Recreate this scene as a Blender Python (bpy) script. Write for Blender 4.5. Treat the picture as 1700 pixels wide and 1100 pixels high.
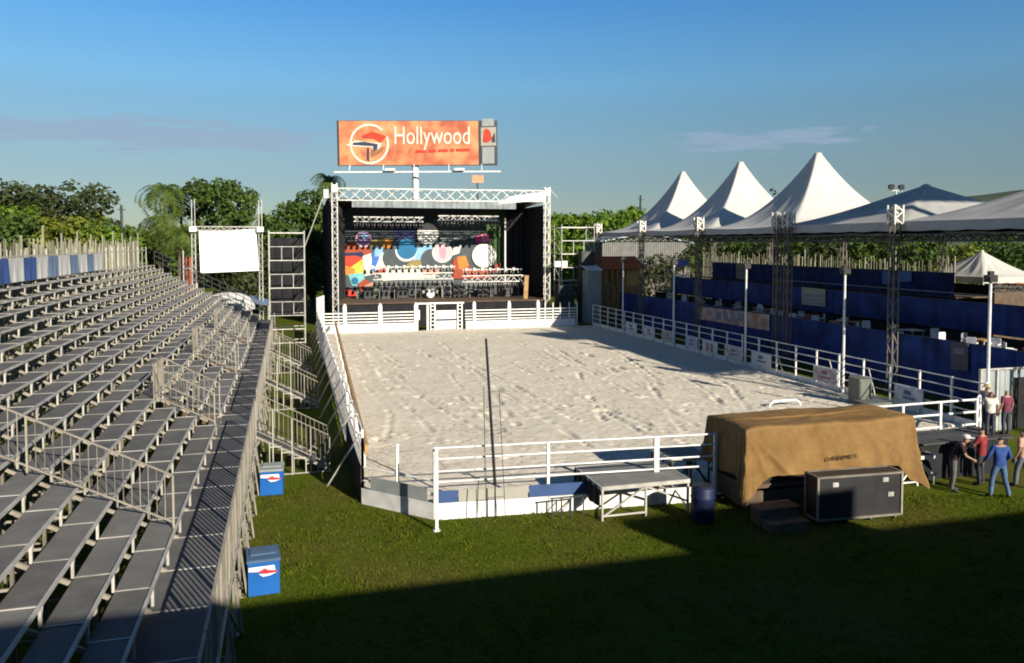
import bpy, math, random
import numpy as np
from mathutils import Vector, Matrix
for o in list(bpy.data.objects): bpy.data.objects.remove(o)
S = bpy.context.scene
COL = S.collection
random.seed(7); RNG = np.random.default_rng(7)
R = math.radians

# ------------------------------------------------------------------ camera
F = 1300.0; PPX, PPY = 850.0, 463.0; HC = 7.0
YAW = math.atan(372/F); PIT = math.atan(60/F)
cd = bpy.data.cameras.new('camera'); cam = bpy.data.objects.new('camera', cd); COL.objects.link(cam)
cam.location = (0, 0, HC); cam.rotation_euler = (math.pi/2-PIT, 0, -YAW)
cd.sensor_width = 36; cd.lens = F/1700*36; cd.shift_y = (PPY-550)/1700.0
cd.clip_start = 0.1; cd.clip_end = 8000
S.camera = cam
# ------------------------------------------------------------------ world, sun, exposure
SUN_EL, SUN_AZ = R(23.5), R(158)          # azimuth clockwise from +Y
sdir = Vector((math.sin(SUN_AZ)*math.cos(SUN_EL), math.cos(SUN_AZ)*math.cos(SUN_EL), math.sin(SUN_EL)))
W = bpy.data.worlds.new('World'); S.world = W; W.use_nodes = True
nt = W.node_tree; nt.nodes.clear()
def N(nt, t, **k):
    n = nt.nodes.new(t)
    for a, b in k.items(): setattr(n, a, b)
    return n
def L(nt, a, b): nt.links.new(a, b)
out = N(nt, 'ShaderNodeOutputWorld'); bg = N(nt, 'ShaderNodeBackground'); L(nt, bg.outputs[0], out.inputs[0])
sky = N(nt, 'ShaderNodeTexSky', sky_type='NISHITA', sun_disc=False, sun_elevation=SUN_EL, sun_rotation=SUN_AZ)
sky.air_density = 1.0; sky.dust_density = 0.15; sky.ozone_density = 2.5; sky.altitude = 300
bg.inputs['Strength'].default_value = 0.05
def mth(nt, op, a, b=None, c=None):
    n = N(nt, 'ShaderNodeMath', operation=op)
    for i, v in enumerate((a, b, c)):
        if v is None: continue
        if isinstance(v, (int, float)): n.inputs[i].default_value = v
        else: L(nt, v, n.inputs[i])
    return n.outputs[0]
tc = N(nt, 'ShaderNodeTexCoord'); sx = N(nt, 'ShaderNodeSeparateXYZ'); L(nt, tc.outputs['Generated'], sx.inputs[0])
dx, dy, dz = sx.outputs
ratio = mth(nt, 'DIVIDE', dx, mth(nt, 'MAXIMUM', dy, 0.05))
cv = N(nt, 'ShaderNodeCombineXYZ'); L(nt, mth(nt, 'MULTIPLY', ratio, 9.0), cv.inputs[0]); L(nt, mth(nt, 'MULTIPLY', dz, 95.0), cv.inputs[1])
nz = N(nt, 'ShaderNodeTexNoise'); nz.inputs['Scale'].default_value = 1.0; nz.inputs['Detail'].default_value = 7; nz.inputs['Roughness'].default_value = 0.62
L(nt, cv.outputs[0], nz.inputs['Vector'])
def bump1(x, c, w):  # soft window of half-width w around c
    d = mth(nt, 'ABSOLUTE', mth(nt, 'SUBTRACT', x, c))
    return mth(nt, 'SMOOTH_MIN', mth(nt, 'MAXIMUM', mth(nt, 'SUBTRACT', 1.0, mth(nt, 'DIVIDE', d, w)), 0.0), 1.0, 0.1)
m1 = mth(nt, 'MULTIPLY', bump1(dz, 0.124, 0.032), mth(nt, 'MINIMUM', mth(nt, 'MULTIPLY', bump1(ratio, -0.22, 0.36), 2.2), 1.0))
m2 = mth(nt, 'MULTIPLY', bump1(dz, 0.122, 0.026), mth(nt, 'MINIMUM', mth(nt, 'MULTIPLY', bump1(ratio, 0.66, 0.28), 1.6), 1.0))
msk = mth(nt, 'ADD', mth(nt, 'MULTIPLY', m1, 1.15), mth(nt, 'MULTIPLY', m2, 0.95))
dens = mth(nt, 'SUBTRACT', mth(nt, 'ADD', nz.outputs[0], mth(nt, 'MULTIPLY', msk, 0.44)), 0.72)
dens = mth(nt, 'MULTIPLY', dens, 4.5); 
dn = N(nt, 'ShaderNodeClamp'); L(nt, dens, dn.inputs[0]); dn.inputs[2].default_value = 0.72
dfac = mth(nt, 'MULTIPLY', dn.outputs[0], mth(nt, 'GREATER_THAN', dy, 0.02))
mixc = N(nt, 'ShaderNodeMix', data_type='RGBA'); L(nt, dfac, mixc.inputs[0])
mixc.inputs[7].default_value = (4.1, 5.4, 7.4, 1)
# the sky colour as the camera's film saw it: deeper blue high up, calmer at the horizon
tr_r = N(nt, 'ShaderNodeValToRGB'); L(nt, dz, tr_r.inputs[0]); cr = tr_r.color_ramp
for pos, c in ((0.0, (.66, .72, .78)), (.079, (.78, .85, .89)), (.115, (.90, 1.0, 1.0)), (.164, (.93, 1.20, 1.24)), (.195, (.98, 1.42, 1.52)), (.248, (.86, 1.48, 1.76)), (.30, (.66, 1.42, 1.95)), (.40, (.60, 1.2, 1.65)), (.62, (.42, .70, .95)), (1.0, (.36, .56, .76))):
    e = cr.elements[0] if pos == 0 else (cr.elements[len(cr.elements)-1] if pos == 1.0 else cr.elements.new(pos)); e.color = (c[0]*.46, c[1]*.455, c[2]*.455, 1)
tmul = N(nt, 'ShaderNodeMix', data_type='RGBA', blend_type='MULTIPLY'); tmul.inputs[0].default_value = 1.0
L(nt, sky.outputs[0], tmul.inputs[6]); L(nt, tr_r.outputs[0], tmul.inputs[7])
tdbl = N(nt, 'ShaderNodeVectorMath', operation='SCALE'); tdbl.inputs['Scale'].default_value = 2.0; L(nt, tmul.outputs[2], tdbl.inputs[0])
L(nt, tdbl.outputs[0], mixc.inputs[6]); L(nt, mixc.outputs[2], bg.inputs[0])
ld = bpy.data.lights.new('sun', 'SUN'); ld.energy = 5.0; ld.angle = R(0.53); ld.color = (1.0, 0.92, 0.79)
sun = bpy.data.objects.new('sun', ld); COL.objects.link(sun); sun.rotation_euler = sdir.to_track_quat('Z', 'Y').to_euler()
sun.location = (40, -60, 60)
S.view_settings.view_transform = 'Standard'; S.view_settings.look = 'None'; S.view_settings.gamma = 1
S.view_settings.exposure = 0.65
S.cycles.filter_width = 1.9

# ------------------------------------------------------------------ pixel -> world helpers (photo pixels 1700x1100)
fw = np.array([math.sin(YAW)*math.cos(PIT), math.cos(YAW)*math.cos(PIT), -math.sin(PIT)])
rt = np.array([math.cos(YAW), -math.sin(YAW), 0]); upv = np.cross(rt, fw)
C0 = np.array([0, 0, HC])
def ray(px, py): return fw+rt*(px-PPX)/F-upv*(py-PPY)/F
def at_z(px, py, z=0): d = ray(px, py); return C0+d*((z-HC)/d[2])
def at_y(px, py, Y): d = ray(px, py); return C0+d*(Y/d[1])
def at_x(px, py, X): d = ray(px, py); return C0+d*(X/d[0])
def bpx(px, Y): return float(at_y(px, 500, Y)[0])       # world x of an image column on the plane y=Y
def ypx(px, X): return float(at_x(px, 450, X)[1])       # world y of an image column on the plane x=X
def zpx(px, py, Y): return float(at_y(px, py, Y)[2])

# ------------------------------------------------------------------ materials
MATS = {}
def mat(name, col, rough=0.6, metal=0.0, var=0.15, scale=3.0, bump=0.0, bscale=40.0, col2=None, spec=0.4, trans=0.0, contrast=0.2, detail=6, island=0.0):
    if name in MATS: return MATS[name]
    m = bpy.data.materials.new(name); m.use_nodes = True; t = m.node_tree
    p = t.nodes['Principled BSDF']; p.inputs['Roughness'].default_value = rough; p.inputs['Metallic'].default_value = metal
    p.inputs['Specular IOR Level'].default_value = spec
    c = N(t, 'ShaderNodeTexCoord'); n = N(t, 'ShaderNodeTexNoise'); n.inputs['Scale'].default_value = scale; n.inputs['Detail'].default_value = detail
    L(t, c.outputs['Object'], n.inputs['Vector'])
    fac = n.outputs[0]
    if island:
        gi = N(t, 'ShaderNodeNewGeometry'); fac = mth(t, 'ADD', mth(t, 'MULTIPLY', n.outputs[0], 1-island), mth(t, 'MULTIPLY', gi.outputs['Random Per Island'], island))
    r = N(t, 'ShaderNodeValToRGB'); L(t, fac, r.inputs[0])
    c2 = col2 if col2 else tuple(min(1, x*(1+var)) for x in col)
    c1 = col if col2 else tuple(x*(1-var) for x in col)
    r.color_ramp.elements[0].position = 0.5-contrast; r.color_ramp.elements[1].position = 0.5+contrast
    r.color_ramp.elements[0].color = (*c1, 1); r.color_ramp.elements[1].color = (*c2, 1)
    L(t, r.outputs[0], p.inputs['Base Color'])
    if bump:
        n2 = N(t, 'ShaderNodeTexNoise'); n2.inputs['Scale'].default_value = bscale; n2.inputs['Detail'].default_value = 5; L(t, c.outputs['Object'], n2.inputs['Vector'])
        b = N(t, 'ShaderNodeBump'); b.inputs['Strength'].default_value = bump; b.inputs['Distance'].default_value = 0.02
        L(t, n2.outputs[0], b.inputs['Height']); L(t, b.outputs[0], p.inputs['Normal'])
    if trans:
        tr = N(t, 'ShaderNodeBsdfTranslucent'); L(t, r.outputs[0], tr.inputs[0])
        mx = N(t, 'ShaderNodeMixShader'); mx.inputs[0].default_value = trans
        L(t, p.outputs[0], mx.inputs[1]); L(t, tr.outputs[0], mx.inputs[2]); L(t, mx.outputs[0], t.nodes['Material Output'].inputs[0])
    MATS[name] = m; return m
M_galv = mat('galvanised_steel', (.42, .40, .355), .55, .25, .35, 3.0, island=.3)
M_rail = mat('rail_steel', (.24, .215, .17), .6, .15, .4, 3.0, island=.4)
M_deck = mat('deck_plate', (.075, .073, .070), .75, .0, col2=(.175, .170, .158), scale=2.2, bump=.4, bscale=30, contrast=.3, island=.35, detail=12)
M_walk = mat('walkway_plate', (.055, .055, .058), .75, 0, col2=(.145, .140, .132), scale=1.6, bump=.4, bscale=30, contrast=.32, island=.35)
M_white = mat('white_paint', (.58, .565, .53), .5, 0, col2=(.80, .79, .76), scale=3.5, contrast=.16, detail=9)
M_whited = mat('white_paint_scuffed', (.50, .49, .46), .55, 0, col2=(.78, .77, .74), scale=2.2, contrast=.22, detail=9)
M_black = mat('black_cloth', (.012, .012, .013), .9, 0, .4, 2.0)
M_blackp = mat('black_paint', (.02, .02, .021), .5, 0, .3, 3.0)
M_dark = mat('dark_steel', (.05, .05, .052), .5, .3, .3, 3.0)
M_truss = mat('truss_aluminium', (.55, .53, .48), .45, .25, .12, 3.0)
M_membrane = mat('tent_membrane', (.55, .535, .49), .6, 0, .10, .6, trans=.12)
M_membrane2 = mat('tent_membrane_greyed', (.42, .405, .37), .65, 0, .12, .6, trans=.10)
M_valance = mat('tent_valance', (.34, .34, .34), .7, 0, .1, 1.0)
M_bluecloth = mat('blue_cloth', (.014, .036, .165), .8, 0, .5, .9, trans=.05)
M_lightblue = mat('light_blue_cloth', (.10, .22, .62), .8, 0, .12, 1.0)
M_tarp = mat('ochre_tarpaulin', (.150, .076, .015), .75, 0, col2=(.245, .140, .042), scale=1.6, bump=.7, bscale=9, contrast=.26)
M_wood = mat('weathered_wood', (.36, .22, .10), .75, 0, .3, 2.5, bump=.3, bscale=25)
M_wood_dark = mat('dark_wood', (.10, .065, .04), .8, 0, .3, 4.0)
M_stick = mat('dry_sticks', (.22, .205, .145), .85, 0, .5, 1.5, island=.6)
M_panelw = mat('white_cloth', (.46, .455, .43), .8, 0, .08, 1.0)
M_panelb = mat('deep_blue_cloth', (.03, .07, .22), .8, 0, .15, 1.0)
M_panelf = mat('faded_blue_cloth', (.11, .165, .25), .8, 0, .15, 1.0)
M_screen = mat('screen_white', (.86, .86, .86), .6, 0, .02, 1.0)
M_red = mat('red_brown_board', (.25, .075, .04), .8, 0, .2, 1.0)
M_orange = mat('orange_tile', (.45, .13, .04), .8, 0, .25, 3.0)
M_yellow = mat('yellow_plaster', (.62, .42, .16), .8, 0, .12, 1.0)
M_greybox = mat('grey_green_cabinet', (.13, .14, .115), .6, 0, .15, 2.0)
M_beige = mat('beige_board', (.34, .325, .27), .7, 0, .08, 2.0)
M_greyb = mat('grey_board', (.27, .29, .28), .7, 0, .12, 2.0)
M_blueb = mat('navy_board', (.035, .075, .19), .6, 0, .12, 2.0)
M_cooler = mat('blue_cooler_plastic', (.012, .105, .36), .4, 0, .12, 2.0)
M_coolerlid = mat('cooler_lid', (.06, .11, .19), .5, 0, .2, 3.0)
M_corr = mat('corrugated_metal', (.34, .38, .38), .5, .3, .15, 1.0)
M_trunk = mat('bark', (.13, .10, .07), .9, 0, .3, 2.0)
M_concrete = mat('concrete', (.32, .31, .29), .85, 0, .12, 1.0)
def leafmat(name, a, b, sc=.6):
    return mat(name, a, .65, 0, col2=b, scale=sc, spec=.25, trans=.25, contrast=.26, detail=8, island=.45)
M_leaf_dark = leafmat('dark_leaves', (.028, .048, .014), (.075, .085, .030), .45)
M_leaf_mid = leafmat('mid_leaves', (.035, .075, .012), (.095, .14, .025), .5)
M_leaf_lush = leafmat('lush_leaves', (.05, .115, .008), (.17, .25, .022), .4)
M_leaf_palm = leafmat('palm_leaves', (.045, .095, .012), (.15, .19, .035), .6)
M_leaf_yellow = leafmat('yellow_green_leaves', (.09, .12, .012), (.21, .23, .025), .5)

# ------------------------------------------------------------------ mesh builder
class MB:
    def __init__(s): s.v = []; s.f = []; s.m = []
    def add(s, vs, fs, m=0):
        b = len(s.v); s.v.extend([tuple(map(float, p)) for p in vs]); s.f.extend([tuple(b+i for i in f) for f in fs]); s.m.extend([m]*len(fs))
    def box(s, c, d, m=0, rz=0.0, M=None):
        hx, hy, hz = d[0]/2, d[1]/2, d[2]/2
        vs = [Vector((x, y, z)) for x in (-hx, hx) for y in (-hy, hy) for z in (-hz, hz)]
        if M is not None: vs = [M @ v for v in vs]
        elif rz:
            q = Matrix.Rotation(rz, 3, 'Z'); vs = [q @ v for v in vs]
        cc = Vector(c); vs = [v+cc for v in vs]
        s.add(vs, [(0, 1, 3, 2), (4, 6, 7, 5), (0, 4, 5, 1), (2, 3, 7, 6), (0, 2, 6, 4), (1, 5, 7, 3)], m)
    def span(s, a, b, m=0):
        s.box([(a[i]+b[i])/2 for i in range(3)], [abs(b[i]-a[i]) for i in range(3)], m)
    def bar(s, p, q, w, h=None, m=0):
        p = Vector(p); q = Vector(q); d = q-p; l = d.length
        if l < 1e-6: return
        d /= l; h = h or w
        ref = Vector((0, 0, 1)) if abs(d.z) < .95 else Vector((0, 1, 0))
        a = d.cross(ref).normalized()*(w/2); b = a.cross(d).normalized()*(h/2)
        vs = [p-a-b, p+a-b, p+a+b, p-a+b, q-a-b, q+a-b, q+a+b, q-a+b]
        s.add(vs, [(3, 2, 1, 0), (4, 5, 6, 7), (0, 1, 5, 4), (1, 2, 6, 5), (2, 3, 7, 6), (3, 0, 4, 7)], m)
    def tube(s, p, q, r, n=7, r2=None, m=0):
        p = Vector(p); q = Vector(q); d = (q-p).normalized(); r2 = r if r2 is None else r2
        ref = Vector((0, 0, 1)) if abs(d.z) < .95 else Vector((1, 0, 0))
        a = d.cross(ref).normalized(); b = d.cross(a)
        vs = []
        for c, rr in ((p, r), (q, r2)):
            for i in range(n):
                t = 2*math.pi*i/n; vs.append(c+a*math.cos(t)*rr+b*math.sin(t)*rr)
        fs = [(i, (i+1) % n, n+(i+1) % n, n+i) for i in range(n)]+[tuple(range(n))[::-1], tuple(range(n, 2*n))]
        s.add(vs, fs, m)
    def lathe(s, c, prof, n=16, m=0):
        vs = []; c = Vector(c)
        for r, z in prof:
            for i in range(n):
                t = 2*math.pi*i/n; vs.append(c+Vector((r*math.cos(t), r*math.sin(t), z)))
        fs = []
        for k in range(len(prof)-1):
            for i in range(n): fs.append((k*n+i, k*n+(i+1) % n, (k+1)*n+(i+1) % n, (k+1)*n+i))
        fs.append(tuple(range(n))[::-1]); fs.append(tuple(range((len(prof)-1)*n, len(prof)*n)))
        s.add(vs, fs, m)
    def poly(s, pts, m=0): s.add(pts, [tuple(range(len(pts)))], m)
    def prism_y(s, pts, y0, y1, m=0):  # outline in x,z pushed from y0 to y1
        n = len(pts); vs = [(x, y0, z) for x, z in pts]+[(x, y1, z) for x, z in pts]
        s.add(vs, [tuple(range(n)), tuple(range(n, 2*n))[::-1]]+[(i, n+i, n+(i+1) % n, (i+1) % n) for i in range(n)], m)
    def truss(s, p, q, w, step=.6, r=.03, m=0, h=None, br=None):
        p = Vector(p); q = Vector(q); d = q-p; l = d.length; d /= l; h = h or w; br = br or r*.6
        ref = Vector((0, 0, 1)) if abs(d.z) < .95 else Vector((0, 1, 0))
        a = d.cross(ref).normalized()*(w/2); b = a.cross(d).normalized()*(h/2)
        cs = [a+b, a-b, -a-b, -a+b]
        for c in cs: s.bar(p+c, q+c, r*2, None, m)
        n = max(1, int(round(l/step)))
        for k in range(n):
            t0 = p+d*(l*k/n); t1 = p+d*(l*(k+1)/n)
            for j in range(4):
                c0, c1 = cs[j], cs[(j+1) % 4]
                if (k+j) % 2: c0, c1 = c1, c0
                s.bar(t0+c0, t1+c1, br*2, None, m)
    def build(s, name, mats, parent=None, smooth=False, loc=None):
        me = bpy.data.meshes.new(name)
        off = Vector((0, 0, 0))
        if parent is not None:
            p = parent
            while p.parent: p = p.parent
            off = Vector(p.location) if not p.get('_local') else off
        elif loc is not None: off = Vector(loc)
        if off.length > 0: s.v = [(x-off.x, y-off.y, z-off.z) for x, y, z in s.v]
        me.from_pydata(s.v, [], s.f)
        if not isinstance(mats, (list, tuple)): mats = [mats]
        for k in mats: me.materials.append(k)
        if len(mats) > 1: me.polygons.foreach_set('material_index', s.m)
        if smooth: me.polygons.foreach_set('use_smooth', [True]*len(me.polygons))
        me.update()
        o = bpy.data.objects.new(name, me); COL.objects.link(o)
        if parent is not None: o.parent = parent
        elif loc is not None: o.location = loc
        return o
def tag(o, label=None, cat=None, group=None, kind=None):
    if label: o['label'] = label
    if cat: o['category'] = cat
    if group: o['group'] = group
    if kind: o['kind'] = kind
    return o
def thing(name, label, cat, loc=(0, 0, 0), group=None, local=False, rz=0):
    o = bpy.data.objects.new(name, None); COL.objects.link(o); o.location = loc; o.rotation_euler = (0, 0, rz); o.empty_display_size = .3
    if local: o['_local'] = 1
    return tag(o, label, cat, group)
KIDS = {}
def copy_tree(o, parent=None):
    c = o.copy(); COL.objects.link(c); c.parent = parent
    for ch in list(o.children): copy_tree(ch, c)
    return c
def npmesh(name, V, Fq, m, smooth=False):
    me = bpy.data.meshes.new(name); nv = len(V); nf, k = Fq.shape
    me.vertices.add(nv); me.vertices.foreach_set('co', V.astype(np.float32).ravel())
    me.loops.add(nf*k); me.loops.foreach_set('vertex_index', Fq.astype(np.int32).ravel())
    me.polygons.add(nf); me.polygons.foreach_set('loop_start', np.arange(0, nf*k, k, dtype=np.int32))
    me.polygons.foreach_set('loop_total', np.full(nf, k, dtype=np.int32))
    if smooth: me.polygons.foreach_set('use_smooth', np.ones(nf, dtype=bool))
    me.materials.append(m); me.update(calc_edges=True); me.validate(); return me
def npobj(name, V, Fq, m, parent=None, smooth=False):
    o = bpy.data.objects.new(name, npmesh(name, V, Fq, m, smooth)); COL.objects.link(o)
    if parent: o.parent = parent
    return o
def text_mesh(txt, size, name, m, parent, matrix, extrude=.006, sx=1.0):
    cu = bpy.data.curves.new('lettering', 'FONT'); cu.body = txt; cu.size = size; cu.extrude = extrude; cu.align_x = 'CENTER'; cu.resolution_u = 3
    t = bpy.data.objects.new('lettering', cu); COL.objects.link(t)
    bpy.context.view_layer.update()
    me = bpy.data.meshes.new_from_object(t.evaluated_get(bpy.context.evaluated_depsgraph_get()))
    bpy.data.objects.remove(t); bpy.data.curves.remove(cu)
    me.transform(matrix @ Matrix.Diagonal((sx, 1, 1, 1)))
    me.materials.clear(); me.materials.append(m); me.name = name
    o = bpy.data.objects.new(name, me); COL.objects.link(o)
    if parent: o.parent = parent
    return o
VN = {}
def vnoise(x, y, seed, n=256):
    if seed not in VN: VN[seed] = np.random.default_rng(seed).random((n, n))
    r = VN[seed]; xi = np.floor(x).astype(int); yi = np.floor(y).astype(int)
    fx = x-xi; fy = y-yi; fx = fx*fx*(3-2*fx); fy = fy*fy*(3-2*fy)
    a = r[xi % n, yi % n]; b = r[(xi+1) % n, yi % n]; c = r[xi % n, (yi+1) % n]; d = r[(xi+1) % n, (yi+1) % n]
    return (a*(1-fx)+b*fx)*(1-fy)+(c*(1-fx)+d*fx)*fy

# ================================================================== SETTING: ground, grass, sand, hills
def grass_material():
    m = bpy.data.materials.new('grass_field'); m.use_nodes = True; t = m.node_tree; p = t.nodes['Principled BSDF']
    p.inputs['Roughness'].default_value = .9; p.inputs['Specular IOR Level'].default_value = .04
    c = N(t, 'ShaderNodeTexCoord')
    a = N(t, 'ShaderNodeTexNoise'); a.inputs['Scale'].default_value = .35; a.inputs['Detail'].default_value = 6; L(t, c.outputs['Object'], a.inputs['Vector'])
    b = N(t, 'ShaderNodeTexNoise'); b.inputs['Scale'].default_value = 9; b.inputs['Detail'].default_value = 8; b.inputs['Roughness'].default_value = .7; L(t, c.outputs['Object'], b.inputs['Vector'])
    r1 = N(t, 'ShaderNodeValToRGB'); L(t, b.outputs[0], r1.inputs[0])
    r1.color_ramp.elements[0].position = .3; r1.color_ramp.elements[0].color = (.034, .055, .004, 1)
    r1.color_ramp.elements[1].position = .7; r1.color_ramp.elements[1].color = (.108, .140, .010, 1)
    r2 = N(t, 'ShaderNodeValToRGB'); L(t, a.outputs[0], r2.inputs[0])
    r2.color_ramp.elements[0].position = .44; r2.color_ramp.elements[0].color = (0, 0, 0, 1)
    r2.color_ramp.elements[1].position = .64; r2.color_ramp.elements[1].color = (.8, .8, .8, 1)
    mx = N(t, 'ShaderNodeMix', data_type='RGBA'); L(t, r2.outputs[0], mx.inputs[0]); L(t, r1.outputs[0], mx.inputs[6]); mx.inputs[7].default_value = (.105, .088, .022, 1)
    L(t, mx.outputs[2], p.inputs['Base Color'])
    bp = N(t, 'ShaderNodeBump'); bp.inputs['Strength'].default_value = .6; bp.inputs['Distance'].default_value = .06; L(t, b.outputs[0], bp.inputs['Height']); L(t, bp.outputs[0], p.inputs['Normal'])
    return m
M_grass = grass_material()
mb = MB(); mb.poly([(-3000, -600, 0), (3000, -600, 0), (3000, 4000, 0), (-3000, 4000, 0)])
tag(mb.build('ground', M_grass), kind='structure')
ARENA = [(1.88, 21.1), (3.5, 19.36), (14.0, 18.55), (21.35, 20.0), (24.36, 22.4), (24.36, 60.75), (2.14, 60.75)]
def inpoly(x, y, P):
    r = np.zeros(x.shape, bool); n = len(P)
    for i in range(n):
        x0, y0 = P[i]; x1, y1 = P[(i+1) % n]
        c = ((y0 > y) != (y1 > y)) & (x < (x1-x0)*(y-y0)/((y1-y0) or 1e-9)+x0); r ^= c
    return r
def sand():
    st = .085; xs = np.arange(1.8, 24.45, st); ys = np.arange(18.5, 60.85, st)
    X, Y = np.meshgrid(xs, ys, indexing='ij')
    Z = .14+.035*(vnoise(X*.35, Y*.35, 1)-.5)+.03*(vnoise(X*1.3+5, Y*.8, 2)-.5)+.013*(vnoise(X*3.1, Y*2.6, 3)-.5)+.018*(vnoise(X*7.2, Y*6.6, 4)-.5)+.024*(vnoise((.45*X-.89*Y)*.55+40, (.89*X+.45*Y)*3.6+40, 6)-.5)
    rg = np.random.default_rng(5)
    # hoof marks
    for k in range(3600):
        cx = rg.uniform(2.2, 24); cy = rg.uniform(19.5, 60)
        if vnoise(np.array([cx*.25]), np.array([cy*.22]), 9)[0] < .42: continue
        r = rg.uniform(.07, .13); dp = rg.uniform(.012, .042)
        if k % 14 == 0: r = rg.uniform(.11, .17); dp = rg.uniform(.05, .09)
        i0 = int((cx-.7-xs[0])/st); j0 = int((cy-.7-ys[0])/st); i0 = max(0, i0); j0 = max(0, j0); sl = (slice(i0, i0+18), slice(j0, j0+18))
        d = np.hypot(X[sl]-cx, (Y[sl]-cy)*rg.uniform(.7, 1.3))/r
        Z[sl] += -dp*np.exp(-d*d*1.6)+dp*.22*np.exp(-((d-1.5)**2)*5)
    # wheel and drag tracks
    tracks = [((960, 585), (1010, 612), (1100, 640), (1240, 668)), ((905, 580), (1020, 640), (1120, 690), (1180, 720)), ((690, 575), (745, 620), (800, 690), (860, 760)),
              ((1035, 600), (1130, 632), (1260, 652), (1370, 668)), ((840, 560), (900, 585), (960, 620), (1000, 700)), ((640, 600), (700, 625), (760, 660), (840, 720)), ((605, 640), (650, 690), (640, 735), (600, 720)), ((1000, 640), (1060, 660), (1150, 672), (1300, 690)), ((600, 570), (640, 640), (700, 700), (770, 790)), ((720, 560), (770, 600), (850, 640), (960, 700))]
    for q in range(16):
        px, py = rg.uniform(600, 1150), rg.uniform(565, 640); L_ = rg.uniform(.4, 1.3); tracks.append(tuple((px+L_*u*rg.uniform(85, 120), py+L_*u*rg.uniform(35, 75)) for u in (0, 1, 2)))
    for tr in tracks:
        P = [at_z(px, py, .1)[:2] for px, py in tr]; T = np.linspace(0, 1, 140); pts = []
        for t in T:
            s = t*(len(P)-1); i = min(int(s), len(P)-2); f = s-i; f = f*f*(3-2*f) if False else f
            pts.append(P[i]*(1-f)+P[i+1]*f)
        dmin = np.full(X.shape, 9.0)
        for p in pts:
            i0 = max(0, int((p[0]-.8-xs[0])/st)); j0 = max(0, int((p[1]-.8-ys[0])/st)); sl = (slice(i0, i0+20), slice(j0, j0+20))
            if i0 >= len(xs) or j0 >= len(ys): continue
            wob = .22*(vnoise(X[sl]*2.2, Y[sl]*2.2, 11)-.5)
            dmin[sl] = np.minimum(dmin[sl], np.hypot(X[sl]-p[0], Y[sl]-p[1])+wob)
        br = np.clip(1.5*vnoise(X*1.1, Y*1.1, 12)-.2, .12, 1)
        Z += br*(-.085*np.exp(-(dmin/.085)**2)+.025*np.exp(-((dmin-.2)/.08)**2))
    V = np.stack([X, Y, Z], -1).reshape(-1, 3); nx, ny = X.shape
    I = np.arange(nx*ny).reshape(nx, ny)
    Fq = np.stack([I[:-1, :-1], I[1:, :-1], I[1:, 1:], I[:-1, 1:]], -1).reshape(-1, 4)
    cx = V[Fq].mean(1); Fq = Fq[inpoly(cx[:, 0], cx[:, 1], ARENA)]
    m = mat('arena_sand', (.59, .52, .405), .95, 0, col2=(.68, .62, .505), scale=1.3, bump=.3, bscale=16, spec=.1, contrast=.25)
    t = m.node_tree; p = t.nodes['Principled BSDF']; src = p.inputs['Base Color'].links[0].from_socket    # darker specks: damp sand, and shade of dents put into the colour
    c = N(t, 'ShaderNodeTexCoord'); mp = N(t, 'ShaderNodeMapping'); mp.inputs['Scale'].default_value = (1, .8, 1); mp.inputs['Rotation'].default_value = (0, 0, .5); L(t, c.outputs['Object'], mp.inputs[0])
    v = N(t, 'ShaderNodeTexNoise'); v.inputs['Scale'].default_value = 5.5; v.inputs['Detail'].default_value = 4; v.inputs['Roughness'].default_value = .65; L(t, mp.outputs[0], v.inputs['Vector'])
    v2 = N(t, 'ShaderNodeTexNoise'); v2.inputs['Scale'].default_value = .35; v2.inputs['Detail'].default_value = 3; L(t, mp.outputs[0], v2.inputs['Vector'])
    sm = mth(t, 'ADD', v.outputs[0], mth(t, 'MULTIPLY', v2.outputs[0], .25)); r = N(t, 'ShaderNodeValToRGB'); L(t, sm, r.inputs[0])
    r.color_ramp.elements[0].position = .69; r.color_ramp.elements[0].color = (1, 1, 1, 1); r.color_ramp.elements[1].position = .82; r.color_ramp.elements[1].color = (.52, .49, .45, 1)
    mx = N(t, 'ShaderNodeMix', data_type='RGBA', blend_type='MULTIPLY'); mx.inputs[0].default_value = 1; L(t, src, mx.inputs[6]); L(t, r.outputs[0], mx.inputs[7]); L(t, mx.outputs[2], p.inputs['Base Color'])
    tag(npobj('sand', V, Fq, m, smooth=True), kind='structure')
sand()
def grass_blades():
    n = 150000; rg = np.random.default_rng(3)
    y = 9+(26-9)*rg.random(n)**1.25; x = -1.2+rg.random(n)*25
    ok = ~inpoly(x, y, [(a-(.12 if a < 10 else -.1), b-(.1 if b < 30 else 0)) for a, b in ARENA]) & (x < 3.6+(22-y)*3) & ((x > -.9) | (y < 0))
    x, y = x[ok], y[ok]; n = len(x)
    pat = vnoise(x*.8, y*.8, 21); h = (.025+.085*rg.random(n)**2)*(.2+1.5*pat*vnoise(x*2.3, y*2.3, 22))+.01; a = rg.random(n)*math.pi; w = .008+.012*rg.random(n)
    lx = rg.normal(0, .035, n); ly = rg.normal(0, .035, n)
    V = np.zeros((n, 3, 3)); V[:, 0] = np.stack([x-np.cos(a)*w, y-np.sin(a)*w, np.zeros(n)], -1); V[:, 1] = np.stack([x+np.cos(a)*w, y+np.sin(a)*w, np.zeros(n)], -1); V[:, 2] = np.stack([x+lx, y+ly, h], -1)
    m = mat('grass_blades', (.040, .068, .005), .85, 0, col2=(.15, .165, .014), scale=2.5, spec=.06, trans=.3, contrast=.2, detail=9)
    tag(npobj('grass', V.reshape(-1, 3), np.arange(3*n).reshape(n, 3), m), kind='stuff')
grass_blades()
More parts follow.
